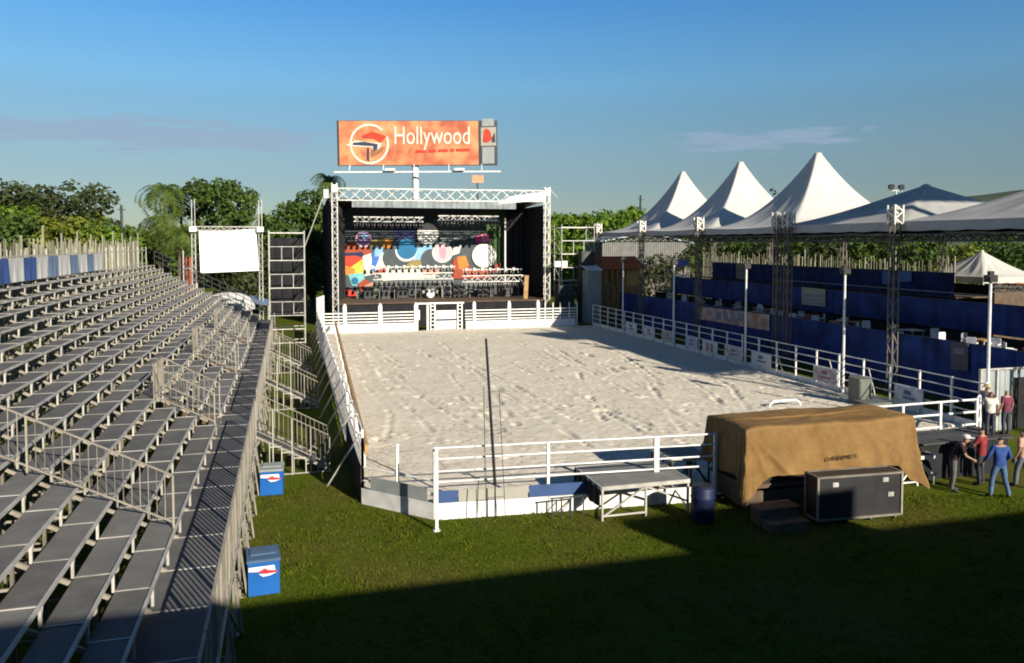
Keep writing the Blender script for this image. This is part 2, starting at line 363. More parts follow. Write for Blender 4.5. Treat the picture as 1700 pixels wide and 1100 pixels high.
def hill(name, pts, depth, m, seed):   # ridge: list of (x,y,height)
    V = []; n = 60; k = 14
    P = np.array(pts, float)
    for i in range(n):
        t = i/(n-1)*(len(P)-1); j = min(int(t), len(P)-2); f = t-j; f = f*f*(3-2*f)
        p = P[j]*(1-f)+P[j+1]*f
        for q in range(k):
            s = q/(k-1)*2-1; h = p[2]*(math.cos(s*math.pi/2)**1.3)*(1+.12*(vnoise(np.array([i*.5]), np.array([q*.7]), seed)[0]-.5))
            V.append((p[0]+s*depth*.15, p[1]+s*depth, h-.3))
    V = np.array(V); I = np.arange(n*k).reshape(n, k)
    Fq = np.stack([I[:-1, :-1], I[1:, :-1], I[1:, 1:], I[:-1, 1:]], -1).reshape(-1, 4)
    return tag(npobj(name, V, Fq, m, smooth=True), kind='structure')
M_hill = mat('hazed_forest_hill', (.040, .060, .042), .95, 0, col2=(.070, .088, .060), scale=.02, bump=1.0, bscale=.12, spec=.05, detail=10)  # forest green greyed towards blue, distance haze painted into the colour
hill('hill', [(560, 900, 20), (680, 880, 40), (760, 880, 46), (830, 850, 62), (950, 820, 80), (1150, 760, 60), (1400, 600, 30)], 200, M_hill, 31)
hill('hill', [(-900, 1500, 10), (-500, 1600, 22), (0, 1700, 25), (500, 1500, 30), (900, 1300, 30)], 260, M_hill, 32)

# ================================================================== VEGETATION
def leaf_cloud(centres, radii, nper, size, seed, squash=.8):
    rg = np.random.default_rng(seed); A = []
    for (c, r) in zip(centres, radii):
        n = max(6, int(nper*r*r)); d = rg.normal(size=(n, 3)); d /= np.linalg.norm(d, axis=1)[:, None]
        rad = r*(.45+.6*rg.random(n)**.6); p = np.array(c)+d*rad[:, None]*np.array([1, 1, squash])
        A.append(np.concatenate([p, d], 1))
    A = np.concatenate(A); n = len(A); p = A[:, :3]; d = A[:, 3:]
    nrm = d*.7+rg.normal(size=(n, 3))*.6+np.array([0, 0, .35]); nrm /= np.linalg.norm(nrm, axis=1)[:, None]
    t = np.cross(nrm, rg.normal(size=(n, 3))); t /= np.linalg.norm(t, axis=1)[:, None]; b = np.cross(nrm, t)
    s = size*(.55+.9*rg.random(n))[:, None]
    V = np.stack([p-t*s*.5, p+b*s*.32, p+t*s*.6, p-b*s*.32], 1)
    return V.reshape(-1, 3), np.arange(4*n).reshape(n, 4)
def crown_lobes(rg, w, h, z0, n, flat=False):
    cs = []; rs = []
    for i in range(n):
        a = rg.random()*2*math.pi; q = math.sqrt(rg.random()); u = rg.random()
        env = math.sin(math.pi*(.12+.80*u))**.6 if not flat else (.6+.4*u)
        cs.append((math.cos(a)*q*w/2*env, math.sin(a)*q*w/2*env, z0+u*h)); rs.append(w*(.085+.10*rg.random()))
    return cs, rs
def tree(name, label, loc, height, width, m, seed, trunk_h=None, size=.42, lobes=34, dens=60, group=None, flat=False, cat='tree'):
    t = thing(name, label, cat, loc, group, local=True); rg = np.random.default_rng(seed)
    th = height*.32 if trunk_h is None else trunk_h
    cs, rs = crown_lobes(rg, width, height-th, th, lobes, flat); rs = np.array(rs); cs = np.array(cs)
    cs[:, 2] -= (cs[:, 2]+rs*.8 > height)*(cs[:, 2]+rs*.8-height)
    V, Fq = leaf_cloud(cs, rs, dens, size, seed); npobj('crown', V, Fq, m, t)
    b = MB(); r0 = height*.022+.05
    b.tube((0, 0, -.1), (rg.normal()*.2, rg.normal()*.2, th*1.1), r0, 8, r0*.7)
    for i in range(min(lobes, 12)):
        b.tube((0, 0, th*(.7+.3*rg.random())), cs[i], r0*.42, 5, r0*.1)
    b.build('trunk', M_trunk, t); return t
def palm(label, loc, height, seed, nf=24, fl=3.2, group=None, m=M_leaf_palm):
    t = thing('palm_tree', label, 'palm tree', loc, group, local=True); rg = np.random.default_rng(seed); V = []; Fs = []
    top = np.array([rg.normal()*.3, rg.normal()*.3, height])
    for k in range(nf):
        a = 2*math.pi*k/nf+rg.normal()*.15; el = rg.uniform(-.2, 1.25); hd = np.array([math.cos(a), math.sin(a), 0]); sd = np.array([-math.sin(a), math.cos(a), 0])
        L_ = fl*rg.uniform(.8, 1.1); prev = top.copy(); n = 14; e = el
        for i in range(n):
            e -= .16+.04*rg.random(); stp = (hd*math.cos(e)+np.array([0, 0, math.sin(e)]))*L_/n; cur = prev+stp
            wl = .62*math.sin(math.pi*min(1, (i+1.2)/(n+1)))**.6
            for s in (1, -1):
                tip = cur+sd*s*wl*.8+hd*.22-np.array([0, 0, wl*(.35+.3*rg.random())]); b = len(V)
                V += [prev+stp*.35, cur, tip+stp*.12, tip-stp*.05]; Fs.append((b, b+1, b+2, b+3))
            prev = cur
    npobj('crown', np.array(V), np.array(Fs), m, t)
    b = MB(); q = 8
    for i in range(q): b.tube(top*np.array([i/q, i/q, i/q]), top*np.array([(i+1)/q]*3), .17-.05*i/q, 8, .165-.05*(i+1)/q)
    b.build('trunk', M_trunk, t); return t
def gx(px, Y): return (bpx(px, Y), Y, 0)
tree('spreading_tree', 'large dark spreading tree rising behind the stick fence at far left', gx(85, 92), 13.2, 12.5, M_leaf_dark, 1, trunk_h=6.2, size=.5, lobes=46, dens=42, flat=True)
G = 'lush bushes behind the stick fence'
for i, (px, Y, h, w) in enumerate([(-40, 78, 10.4, 9), (10, 74, 9.6, 8), (55, 80, 9.9, 8), (100, 76, 9.3, 8), (145, 80, 9.2, 8), (182, 78, 8.6, 7), (222, 84, 8.7, 7), (30, 90, 11, 9), (130, 92, 10.2, 9)]):
    tree('bush', 'low lush green bush behind the pale stick fence on the left', gx(px, Y), h, w, (M_leaf_lush, M_leaf_mid, M_leaf_lush, M_leaf_yellow, M_leaf_mid)[i % 5], 40+i, trunk_h=.5, size=.42, lobes=52, dens=64, group=G, cat='bush')
tree('round_tree', 'small round dark tree beside the utility pole on the left skyline', gx(212, 120), 10.5, 6, M_leaf_dark, 5, size=.5, lobes=20)
palm('tallest bushy palm tree left of the white screen', gx(275, 84), 12.4, 11, nf=30, fl=3.7)
palm('palm tree with drooping fronds just left of the screen pole', gx(303, 86), 12.2, 12, nf=28, fl=3.5)
palm('lower palm tree hanging over the end of the bleachers', gx(262, 80), 9.2, 13, nf=34, fl=3.0)
palm('short leafy palm tree under the two taller palms', gx(297, 78), 8.0, 14, nf=34, fl=3.0)
tree('leafy_tree', 'dark pointed leafy tree standing right behind the white screen', gx(366, 84), 13.4, 7.4, M_leaf_mid, 6, trunk_h=3.2, size=.42, lobes=78, dens=105)
palm('pale fan palm showing between screen and scaffold tower', gx(455, 88), 9.4, 15, nf=26, fl=3.0)
tree('leafy_tree', 'bright green leafy tree behind the top of the scaffold tower', gx(488, 84), 11.4, 8.5, M_leaf_mid, 7, trunk_h=2, size=.42, lobes=70, dens=95)
tree('leafy_tree', 'leafy tree touching the left corner of the stage roof', gx(520, 86), 12.6, 5.0, M_leaf_mid, 8, trunk_h=3, size=.42, lobes=44, dens=95)
tree('bush', 'dark shrubbery under the white screen', gx(395, 76), 6.4, 8, M_leaf_dark, 9, trunk_h=.4, size=.4, lobes=30, dens=50, cat='bush')
tree('bush', 'green shrubbery between the screen frame and scaffold tower', gx(440, 80), 8.2, 6, M_leaf_mid, 10, trunk_h=.4, size=.4, lobes=30, dens=50, cat='bush')
palm('feathery palm top showing above the stage roof truss', gx(551, 92), 14.3, 16, nf=30, fl=2.6)
tree('leafy_tree', 'dark leafy tree top between the first and second tent peaks', gx(1190, 105), 15.0, 4.5, M_leaf_dark, 17, size=.45, lobes=18)
tree('leafy_tree', 'dark leafy tree top between the second and third tent peaks', gx(1287, 100), 15.2, 6.5, M_leaf_dark, 18, size=.45, lobes=22)
G = 'trees behind the terraces under the tents'
for i, (px, Y, h, w) in enumerate([(1165, 82, 7.6, 7), (1215, 84, 8, 7), (1262, 82, 7.8, 7), (1320, 78, 7.9, 7), (1375, 74, 7.8, 7), (1430, 72, 7.7, 7), (1480, 70, 7.9, 6), (1530, 66, 7.7, 6), (1640, 62, 7.4, 7), (1705, 58, 7.4, 7), (1760, 58, 7.4, 7)]):
    tree('leafy_tree', 'dense green tree standing behind the blue terraces under the tents', gx(px, Y), h, w, (M_leaf_dark, M_leaf_mid)[i % 2], 60+i, trunk_h=1.0, size=.42, lobes=34, dens=50, group=G)
tree('bush', 'sunlit yellow green bush behind the white pavilion', gx(1592, 58), 6.9, 4.6, M_leaf_yellow, 75, trunk_h=.5, size=.36, lobes=24, dens=80, cat='bush')
for i, px in enumerate((1072, 1092, 1112, 1134)):
    tree('bush', 'dark low bush in front of the slatted barn', gx(px, 80), 5.6+.3*(i % 2), 3.6, M_leaf_dark, 90+i, trunk_h=.3, size=.36, lobes=26, dens=70, group='dark bushes before the slatted barn', cat='bush')
# the wooded rise right of the stage
def woodland():
    rg = np.random.default_rng(77); cs = []; rs = []
    for i in range(520):
        px = rg.uniform(880, 1110); Y = rg.uniform(100, 150); x = bpx(px, Y)
        top = 9.6+(1.9 if px > 1040 else (px-880)/160*1.6)+ .45*math.sin(px*.11)+(Y-100)*.035
        z = rg.uniform(.12, 1)*top; cs.append((x, Y, z)); rs.append(rg.uniform(.8, 1.7))
    for i in range(160):   # its far continuation behind tents
        px = rg.uniform(1100, 1700); Y = rg.uniform(120, 150); x = bpx(px, Y); cs.append((x, Y, rg.uniform(.2, 1)*8.2)); rs.append(rg.uniform(1.2, 2.4))
    for i in range(200):
        px = rg.uniform(-120, 560); Y = rg.uniform(125, 150); x = bpx(px, Y); cs.append((x, Y, rg.uniform(.2, 1)*8.6)); rs.append(rg.uniform(1.2, 2.4))
    V, Fq = leaf_cloud(cs, rs, 44, .62, 78); tag(npobj('woodland', V, Fq, M_leaf_lush), kind='stuff')
woodland()

# ================================================================== COVERED GRANDSTAND BEHIND THE CAMERA (casts the long shadow over the lawn)
gs = thing('covered_grandstand', 'covered grandstand behind the viewpoint, its shadow lying across the lawn', 'grandstand', (5, -7, 0))
b = MB(); b.span((-34, -13, 8.45), (36, -2.62, 8.6)); b.build('roof', M_corr, gs)
b = MB(); b.span((-34, -13.2, 0), (36, -13.0, 8.6)); b.span((-34.2, -13, 0), (-34, -2.7, 8.44)); b.span((36, -13, 0), (36.2, -2.7, 8.44)); b.build('wall', M_concrete, gs)
b = MB(); b.span((16.3, -3.3, 8.61), (21.2, -2.7, 9.75)); b.build('roof_shade_block', M_concrete, gs)  # unseen block added on the roof to carry its shadow over the barrel
tb = thing('sun_blocker', 'tall blank hoarding added behind the viewpoint to shade the right hand tents', 'blocker', (47, -.3, 0))  # unseen panel on posts, added only to shade the low tents
b = MB(); b.span((40.0, -.4, 24.6), (54.5, -.1, 26.9)); b.build('panel', M_concrete, tb)
for x in (43, 51.5):
    b = MB(); b.tube((x, -.6, 0), (x, -.6, 26.8), .35, 12); b.build('post', M_galv, tb)
for z in (25, 26.6):
    b = MB(); b.bar((40.2, -.55, z), (54.3, -.55, z), .2); b.build('beam', M_galv, tb)
for i in range(8):
    b = MB(); b.span((-34, -13+i*1.2, 0), (36, -13+(i+1)*1.2-.01, 4.8-i*.55)); b.build('seating_step', M_concrete, gs)
for i in range(10):
    b = MB(); b.tube((-33+i*7.6, -3.0, 0), (-33+i*7.6, -3.0, 8.44), .12, 10); b.build('post', M_galv, gs)

# ================================================================== BLEACHERS
BX, BZ, BP, BR = 2.07, 1.7, .547, .285; NROW = 14; Y0, BAY, NB = 4.9, 1.6, 35; YE = Y0+BAY*NB
VOMS = (12, 18, 24); STAIR_Y = [Y0+BAY*(k+.5) for k in VOMS]
bl = thing('bleachers', 'long grey steel bleachers rising in rows along the left side of the arena', 'bleachers', (-5, 33, 0))
def rx(i): return -(BX+BP*i)
def rzz(i): return BZ+BR*i
rj = random.Random(4)
for i in range(NROW):
    runs = [(0, NB)]
    if i < 3:
        e = [0]+[q for k in VOMS for q in (k, k+1)]+[NB]; runs = [(e[j], e[j+1]) for j in range(0, len(e), 2)]
    for k0, k1 in runs:
        t = MB(); nsg = MB()
        nsg.bar((rx(i), Y0+k0*BAY-.01, rzz(i)+.004), (rx(i), Y0+k1*BAY+.01, rzz(i)+.004), .04, .052)
        for k in range(k0, k1+1):
            yy = Y0+k*BAY
            nsg.bar((rx(i), yy, rzz(i)-BR-.01), (rx(i), yy, rzz(i)-.022), .04)
            nsg.bar((rx(i)-.02, yy, rzz(i)-.05), (rx(i)-.26, yy+.0, rzz(i)-BR-.02), .026)
            nsg.bar((rx(i), yy+.02, rzz(i)-.20), (rx(i)-.02, yy+.18, rzz(i)-.04), .022)
            nsg.bar((rx(i)-.02, yy, rzz(i)+.004), (rx(i+1)+.03, yy, rzz(i)+.004), .03, .012)
            if k == k1: break
            ya = yy+.012; yb = yy+BAY-.012; dzv = rj.uniform(-.012, .004)
            t.box(((rx(i)+rx(i+1)-.01)/2, (ya+yb)/2, rzz(i)-.022+dzv), (BP-.05, yb-ya, .04), rz=rj.uniform(-.006, .006))
        tr = t.build('tread', M_deck, bl); nsg.build('nosing', M_galv, tr)
# walkway
w = MB(); wj = MB()
for k in range(NB):
    ya = Y0+k*BAY+.01; yb = Y0+(k+1)*BAY-.01
    w.span((-2.36, ya, 1.25), (-1.02, yb, 1.3)); wj.bar((-2.3, ya-.01, 1.305), (-1.05, ya-.01, 1.305), .035, .012)
wk = w.build('walkway', M_walk, bl); wj.build('joint_strip', M_galv, wk)
b = MB(); b.bar((-1.0, Y0, 1.27), (-1.0, YE, 1.27), .05, .10); b.bar((-2.3, Y0, 1.2), (-2.3, YE, 1.2), .05, .08); b.build('edge_beam', M_galv, bl)
# guard rail panels along the walkway
gp = MB()
for yy in (.03, BAY-.03): gp.bar((0, yy, 0), (0, yy, 1.12), .04)
for z in (.10, 1.10): gp.bar((0, .03, z), (0, BAY-.03, z), .035)
for q in range(6): gp.bar((0, .03+(q+1)*(BAY-.06)/7, .1), (0, .03+(q+1)*(BAY-.06)/7, 1.1), .024)
gm = gp.build('guard_rail', M_rail); gm.parent = bl
first = True
for k in range(NB):
    if k in VOMS: continue
    o = gm if first else gm.copy()
    if not first: COL.objects.link(o)
    first = False; o.location = Vector((-1.0, Y0+k*BAY, 1.3))-Vector(bl.location)
# support frames, one per bay line
fr = MB()
for x, z in [(-1.0, 1.25), (-1.55, 1.24), (-2.3, 1.24)]+[(rx(i)-.25, rzz(i)-.06) for i in range(1, 14, 2)]:
    fr.bar((x, 0, .0), (x, 0, z), .05); fr.bar((x-.08, 0, .01), (x+.08, 0, .01), .16, .02)
fr.bar((-1.0, 0, 1.18), (-2.3, 0, 1.18), .05); fr.bar((-2.1, 0, 1.3), (rx(13)-.3, 0, rzz(13)-.1), .06)
fr.bar((-1.0, 0, .35), (-9.4, 0, .35), .04); fr.bar((-3.5, 0, 1.9), (-9.4, 0, 1.9), .04); fr.bar((-6, 0, 3.2), (-9.4, 0, 3.2), .04)
fr.bar((-1.0, 0, .4), (-2.3, 0, 1.15), .035); fr.bar((-3.5, 0, .4), (-6, 0, 1.9), .035)
fr.bar((-.86, 0, .0), (-1.0, 0, 1.2), .04)
fm = fr.build('support_frame', M_rail); fm.parent = bl
for k in range(NB+1):
    o = fm if k == 0 else fm.copy()
    if k: COL.objects.link(o)
    o.location = Vector((0, Y0+k*BAY, 0))-Vector(bl.location)
for k in range(NB):
    if k in VOMS: continue
    y = Y0+k*BAY; b = MB()
    b.bar((-.97, y, .15), (-.97, y+BAY, 1.15), .03); b.bar((-.95, y, 1.15), (-.95, y+BAY, .15), .03); b.bar((-.98, y, .62), (-.98, y+BAY, .62), .03)
    b.build('cross_brace', M_rail, bl)
# handrails running up across the rows
def slope_rail(y, i0, i1, name='aisle_rail', parent=bl, h=1.0, step=.155, z0=None):
    b = MB(); p = Vector((rx(i0)-.03, y, rzz(i0))); q = Vector((rx(i1), y, rzz(i1)))
    for dz in (.12, h): b.bar(p+Vector((0, 0, dz)), q+Vector((0, 0, dz)), .03)
    n = int((p-q).length/step)
    for k in range(n+1):
        c = p.lerp(q, k/n); big = (k in (0, n, n//2)); b.bar(c+Vector((0, 0, 0 if big else .12)), c+Vector((0, 0, h)), .034 if big else .013)
    b.build(name, M_rail, parent)
slope_rail(15.5, 0, 9)
for k in VOMS:
    ya = Y0+k*BAY; yb = ya+BAY
    slope_rail(ya-.06, 0, 3, h=.95); slope_rail(yb+.06, 0, 3, h=.95)
    b = MB(); xr = rx(3)-.02; zr = rzz(3)
    for z in (.1, 1.0): b.bar((xr, ya, zr+z), (xr, yb, zr+z), .04)
    for q in range(14): b.bar((xr, ya+q*BAY/13, zr), (xr, ya+q*BAY/13, zr+1.0), .018)
    b.build('opening_rail', M_rail, bl)
    b = MB()   # ragged plank ends of the opening, with steps to row four
    for i in range(3):
        b.span((rx(i), yb+.0, rzz(i)-BR), (rx(i+1), yb+.03, rzz(i)-.05))
    b.build('plank_end', M_wood_dark, bl)
    b = MB()
    for i in range(3):
        b.box((rx(i)-.12, ya+BAY/2, 1.3+.27*(i+1)), (.34, BAY-.2, .04))
    b.build('aisle_step', M_deck, bl)
# end railings at the far end
b = MB()
for xx in range(0, 14):
    b.bar((rx(xx), YE+.02, rzz(xx)), (rx(xx), YE+.02, rzz(xx)+1.05), .04)
for z in (.35, .7, 1.05): b.bar((rx(0), YE+.02, rzz(0)+z), (rx(13), YE+.02, rzz(13)+z), .04)
b.bar((-1, YE, 1.3+1.05), (-2.1, YE, 2.4), .04); b.bar((-1, YE, 1.3+.6), (-2.1, YE, 1.9), .04)
b.build('end_rail', M_dark, bl)
b = MB()
for k in range(8, NB+1): b.bar((-9.72, Y0+k*BAY, 0), (-9.72, Y0+k*BAY, 6.75), .05)
for z in (5.55, 6.5): b.bar((-9.72, Y0+8*BAY, z), (-9.72, YE, z), .045)
b.build('back_rail', M_galv, bl)
# access stairs from the walkway to the lawn
def stair(y):
    b = MB()
    for s in (-.62, .62):
        st = MB(); st.bar((-1.0, y+s, 1.24), (1.18, y+s, .06), .025, .07); st.build('stringer', M_rail, bl)
    for k in range(7):
        b.box((-.83+k*.30, y, 1.12-k*.165), (.29, 1.2, .03))
    b.build('stair_tread', M_walk, bl)
    b = MB()
    for s in (-.62,):
        for j, x in enumerate((-.6, -.25, .1, .45, .8)):
            z = 1.15-(x+.83)*.55; b.bar((x, y+s, .03), (x, y+s, z), .028)
            if j < 4: b.box((x+.17, y+s, z-.13), (.36, .03, .03))
        b.bar((-1, y+s, .04), (1.2, y+s, .04), .035)
        for x in (-.98, -.5, .05, .6, 1.15): b.bar((x, y+s, 0), (x, y+s, 1.3-(x+1)*.56+1.0), .034)
    b.build('stair_leg', M_galv, bl)
    for s in (-.64, .64):
        b = MB(); p = Vector((-1, y+s, 1.32)); q = Vector((1.15, y+s, .14))
        for dz in (.12, 1.0): b.bar(p+Vector((0, 0, dz)), q+Vector((0, 0, dz)), .026)
        for k in range(17):
            c = p.lerp(q, k/16); b.bar(c+Vector((0, 0, .12)), c+Vector((0, 0, 1.0)), .014)
        b.build('stair_rail', M_rail, bl)
for y in STAIR_Y: stair(y)

# cloth panels on the back rail
edges = [-45, -18, 15.5, 41, 62, 82, 98, 117, 131, 146, 157, 172]
for i in range(len(edges)-1):
    ya = ypx(edges[i], -9.64) if edges[i] > -30 else 28.2; yb = ypx(edges[i+1], -9.64)-.03
    kind = 'w' if i % 2 == (0 if False else 1) else 'b'
    white = (i % 2 == 0); b = MB()
    nn = 8
    for q in range(nn):
        u0 = ya+(yb-ya)*q/nn; u1 = ya+(yb-ya)*(q+1)/nn; f0 = .03*math.sin(q*1.7+i); f1 = .03*math.sin((q+1)*1.7+i)
        b.add([(-9.64+f0, u0, 5.56), (-9.64+f1, u1, 5.56), (-9.66, u1, 6.44), (-9.66, u0, 6.44), (-9.67+f0, u0, 5.56), (-9.67+f1, u1, 5.56), (-9.69, u1, 6.44), (-9.69, u0, 6.44)], [(0, 1, 2, 3), (7, 6, 5, 4)])
    o = b.build('hanging_banner', M_panelw if white else (M_panelb if i < 4 else M_panelf), loc=(-9.66, (ya+yb)/2, 5.56))
    if white: tag(o, 'plain white cloth banner tied to the top rail behind the bleachers', 'banner', 'white cloth banners behind the bleachers')
    elif i < 4: tag(o, 'plain deep blue cloth banner tied to the top rail behind the bleachers', 'banner', 'deep blue cloth banners behind the bleachers')
    else: tag(o, 'plain faded blue cloth banner tied to the top rail behind the bleachers', 'banner', 'faded blue cloth banners behind the bleachers')
def slat_fence(label, p, q, z0, z1, step, rg, posts=3.2, extra=.8):
    p = Vector(p); q = Vector(q); t = thing('stick_fence', label, 'fence', (p+q)/2); l = (q-p).length; n = int(l/step); b = MB()
    for k in range(n):
        c = p.lerp(q, (k+rg.uniform(-.3, .3))/n); h = z1+rg.uniform(-.35, .25); b.bar((c.x, c.y, z0), (c.x+rg.uniform(-.05, .05), c.y+rg.uniform(-.05, .05), h), rg.uniform(.03, .06))
    b.build('stick', M_stick, t)['kind'] = 'stuff'
    for k in range(int(l/posts)+1):
        c = p.lerp(q, k*posts/l); b = MB(); b.bar((c.x, c.y, 0), (c.x, c.y, z1+extra*rg.uniform(.4, 1.0)), .075); b.build('post', M_stick, t)
    b = MB()
    for z in (z0+.3, (z0+z1)/2): b.bar((p.x, p.y, z), (q.x, q.y, z), .05)
    b.build('cross_rail', M_stick, t); return t
slat_fence('tall pale stick fence standing behind the back of the bleachers', (-10.4, 27, 0), (-11.0, 66, 0), 3.0, 7.0, .17, rj)
slat_fence('pale stick fence behind the highest blue terrace under the tents', (38.6, 38, 0), (39.8, 70, 0), 3.4, 5.9, .26, rj, 5.0, .7)

# ================================================================== ARENA FENCES
def pipe_fence(label, p, q, spacing, rails, h, skirt, skirt_m, rail_m=M_white, post_w=.07, skirt_z0=0.0, boards=(), r=.025, endposts=True):
    p = Vector((*p, 0)); q = Vector((*q, 0)); t = thing('arena_fence', label, 'fence', (p+q)/2); l = (q-p).length; d = (q-p)/l; nrm = Vector((d.y, -d.x, 0))
    n = max(1, int(round(l/spacing)))
    for k in range(n+1):
        if not endposts and k in (0, n): continue
        c = p+d*(l*k/n); b = MB(); b.bar((c.x, c.y, 0), (c.x, c.y, h+.03), post_w); b.build('post', rail_m, t)
    for z in rails:
        b = MB(); b.tube((p.x, p.y, z), (q.x, q.y, z), r, 8); b.build('rail', rail_m, t)
    if skirt:
        b = MB(); off = nrm*.05
        nseg = max(1, int(l/2.0))
        for k in range(nseg):
            a = p+d*(l*k/nseg+.008)+off; e = p+d*(l*(k+1)/nseg-.008)+off
            b.bar((a.x, a.y, skirt_z0+skirt/2), (e.x, e.y, skirt_z0+skirt/2), .03, skirt)
        b.build('skirt_board', skirt_m, t)
    for (s0, s1, z0, z1, m) in boards:
        b = MB(); a = p+d*s0+nrm*.045; e = p+d*s1+nrm*.045; b.bar((a.x, a.y, (z0+z1)/2), (e.x, e.y, (z0+z1)/2), .02, z1-z0); b.build('board', m, t)
    return t
RL = (.95, 1.22, 1.54, 1.82)
pipe_fence('white pipe fence with low white skirt across the near end of the arena', (3.5, 19.33), (9.38, 18.86), 2.95, (.66,)+RL, 1.82, .42, M_white, boards=((.06, .58, .43, .73, M_blueb), (.6, 2.4, .43, .73, M_beige), (2.44, 4.6, .43, .74, M_blueb)))
pipe_fence('short white rail panel ending against the left side of the tarpaulin', (9.45, 18.855), (11.1, 18.72), 1.65, RL, 1.82, .42, M_white)
pipe_fence('short angled corner fence of pale boards at the near left corner', (1.86, 21.1), (3.5, 19.36), 1.2, (.62, .98), 1.75, .42, M_whited, boards=((.32, 2.2, .43, .78, M_greyb),))
M_sheer = mat('sheer_white_cloth', (.74, .73, .71), .7, 0, .05, 1.5, trans=.55)
tl = pipe_fence('left side fence of the arena hung with white cloth along its length', (1.86, 21.1), (2.12, 60.8), 2.0, (1.05, 1.5, 1.98), 1.98, 0, M_white)
LX = lambda y: 1.86+.26*(y-21.1)/39.7
b = MB(); b.bar((LX(21.2)-.05, 21.2, .5), (LX(27)-.05, 27, .5), .03, .98); b.build('black_skirt', M_black, tl)
for k in range(17):
    s0 = 27.1+k*1.985; b = MB(); n = 6
    for q in range(n):
        u0 = s0+1.93*q/n; u1 = s0+1.93*(q+1)/n; f0 = .018*math.sin(q*2.1+k); f1 = .018*math.sin((q+1)*2.1+k)
        b.add([(LX(u0)-.06+f0, u0, .12), (LX(u1)-.06+f1, u1, .12), (LX(u1)-.06, u1, 1.93), (LX(u0)-.06, u0, 1.93)], [(0, 3, 2, 1)])
    b.build('cloth', M_sheer, tl)
for k in range(3):
    s0 = 21.3+k*1.95; b = MB(); b.add([(LX(s0)-.06, s0, 1.05), (LX(s0)-.06, s0+1.9, 1.05), (LX(s0)-.06, s0+1.9, 1.5), (LX(s0)-.06, s0, 1.5)], [(0, 3, 2, 1)]); b.build('cloth', M_sheer, tl)
for k in range(13):   # raking props on the outside
    s0 = 21.4+k*3.0; b = MB(); b.tube((LX(s0)-.02, s0, 1.85), (LX(s0)-.85+.02*k, s0+1.5, 0), .026, 7); b.build('prop', M_white, tl)
for k in range(6):
    s0 = 46+k*2.6; b = MB(); b.tube((LX(s0)-.1, s0, 0), (LX(s0)-.1, s0, 4.0-.2*k), .05, 7); b.build('tall_pole', M_white, tl)
tbm = thing('timber_beam', 'long brown timber beam on short legs along the left side of the sand', 'beam', (2.7, 41, 0))
b = MB(); b.bar((2.12, 22.7, 1.02), (3.36, 59.8, 1.02), .10, .30); b.build('beam', M_wood, tbm)
for k in range(10):
    f = (k+.3)/9.7; b = MB(); b.bar((2.12+1.24*f, 22.7+37.1*f, .05), (2.12+1.24*f, 22.7+37.1*f, .92), .07); b.build('leg', M_whited, tbm)
tr_ = pipe_fence('right side pipe fence of the arena beside the blue terraces', (24.4, 22.4), (24.4, 60.75), 1.6, (.75, 1.12, 1.5, 1.86), 1.86, .40, M_white)
for k, s in enumerate((24.2, 28.6, 31.2, 35.4, 42.0)):
    b = MB(); b.tube((24.5, s, 1.5), (25.2, s+.3, 0), .025, 6); b.build('prop', M_white, tr_)
pipe_fence('three rail white end panel to the right of the tarpaulin', (16.9, 19.9), (21.35, 20.0), 1.48, (1.15, 1.55, 1.95), 1.95, .4, M_white, post_w=.08, r=.035)
pipe_fence('short slanted white corner fence beside the men', (21.35, 20.0), (24.36, 22.4), 1.3, (1.15, 1.55, 1.95), 1.95, .4, M_white, r=.035)
# rear fence with gates
YR = 60.8
tr_ = thing('arena_fence', 'white fence with thick posts across the far end below the stage', 'fence', (12, YR, 0))
def RX(px): return bpx(px, YR)
posts = [(572, .28), (631, .30), (690, .26), (787, .24), (845, .26), (893, .26)]
for px, w_ in posts:
    b = MB(); b.span((RX(px)-w_/2, YR-.12, 0), (RX(px)+w_/2, YR+.1, 2.15)); b.lathe((RX(px), YR, 2.15), [(.14, 0), (.12, .12), (.04, .2)], 8); b.build('post', M_white, tr_)
for (a, c) in ((529, 572), (572, 631), (631, 690), (770, 787), (787, 845), (845, 893), (893, 958)):
    xa, xb = RX(a)+.15, RX(c)-.15
    for z in (.92, 1.15, 1.38, 1.62):
        b = MB(); b.bar((xa-.05, YR, z), (xb+.05, YR, z), .05, .09); b.build('rail', M_white, tr_)
    b = MB(); b.span((xa, YR-.05, .06), (xb, YR-.01, .78)); b.build('skirt_board', M_white, tr_)
for px in (905, 918, 930, 945, 958):
    b = MB(); b.bar((RX(px), YR, 0), (RX(px), YR, 2.1), .08); b.build('post', M_white, tr_)
g = thing('chute_gate', 'white two board gate between ladder posts in the far fence', 'gate', (RX(740), YR, 0))
for px in (718, 763):
    b = MB()
    for s in (-.17, .17): b.span((RX(px)+s-.05, YR-.1, 0), (RX(px)+s+.05, YR, 2.2))
    for z in (.2, .5, .8, 1.1, 1.4, 1.7, 2.0): b.span((RX(px)-.2, YR-.07, z), (RX(px)+.2, YR-.03, z+.07))
    b.build('ladder_post', M_white, g)
b = MB(); b.span((RX(710), YR-.08, 2.2), (RX(770), YR+.0, 2.32)); b.build('top_beam', M_white, g)
for z0, z1 in ((.18, .86), (1.0, 1.68)):
    b = MB(); b.span((RX(723), YR-.06, z0), (RX(757), YR-.02, z1)); b.build('gate_board', M_white, g)
g = thing('gate_frame', 'narrow open doorway frame left of the two board gate', 'gate', (RX(700), YR, 0))
b = MB(); b.span((RX(692)-.05, YR-.11, 0), (RX(692)+.08, YR, 2.2)); b.span((RX(710)-.1, YR-.11, 0), (RX(710)+.05, YR, 2.2)); b.span((RX(692)-.05, YR-.11, 2.2), (RX(710)+.05, YR, 2.32)); b.build('frame', M_white, g)
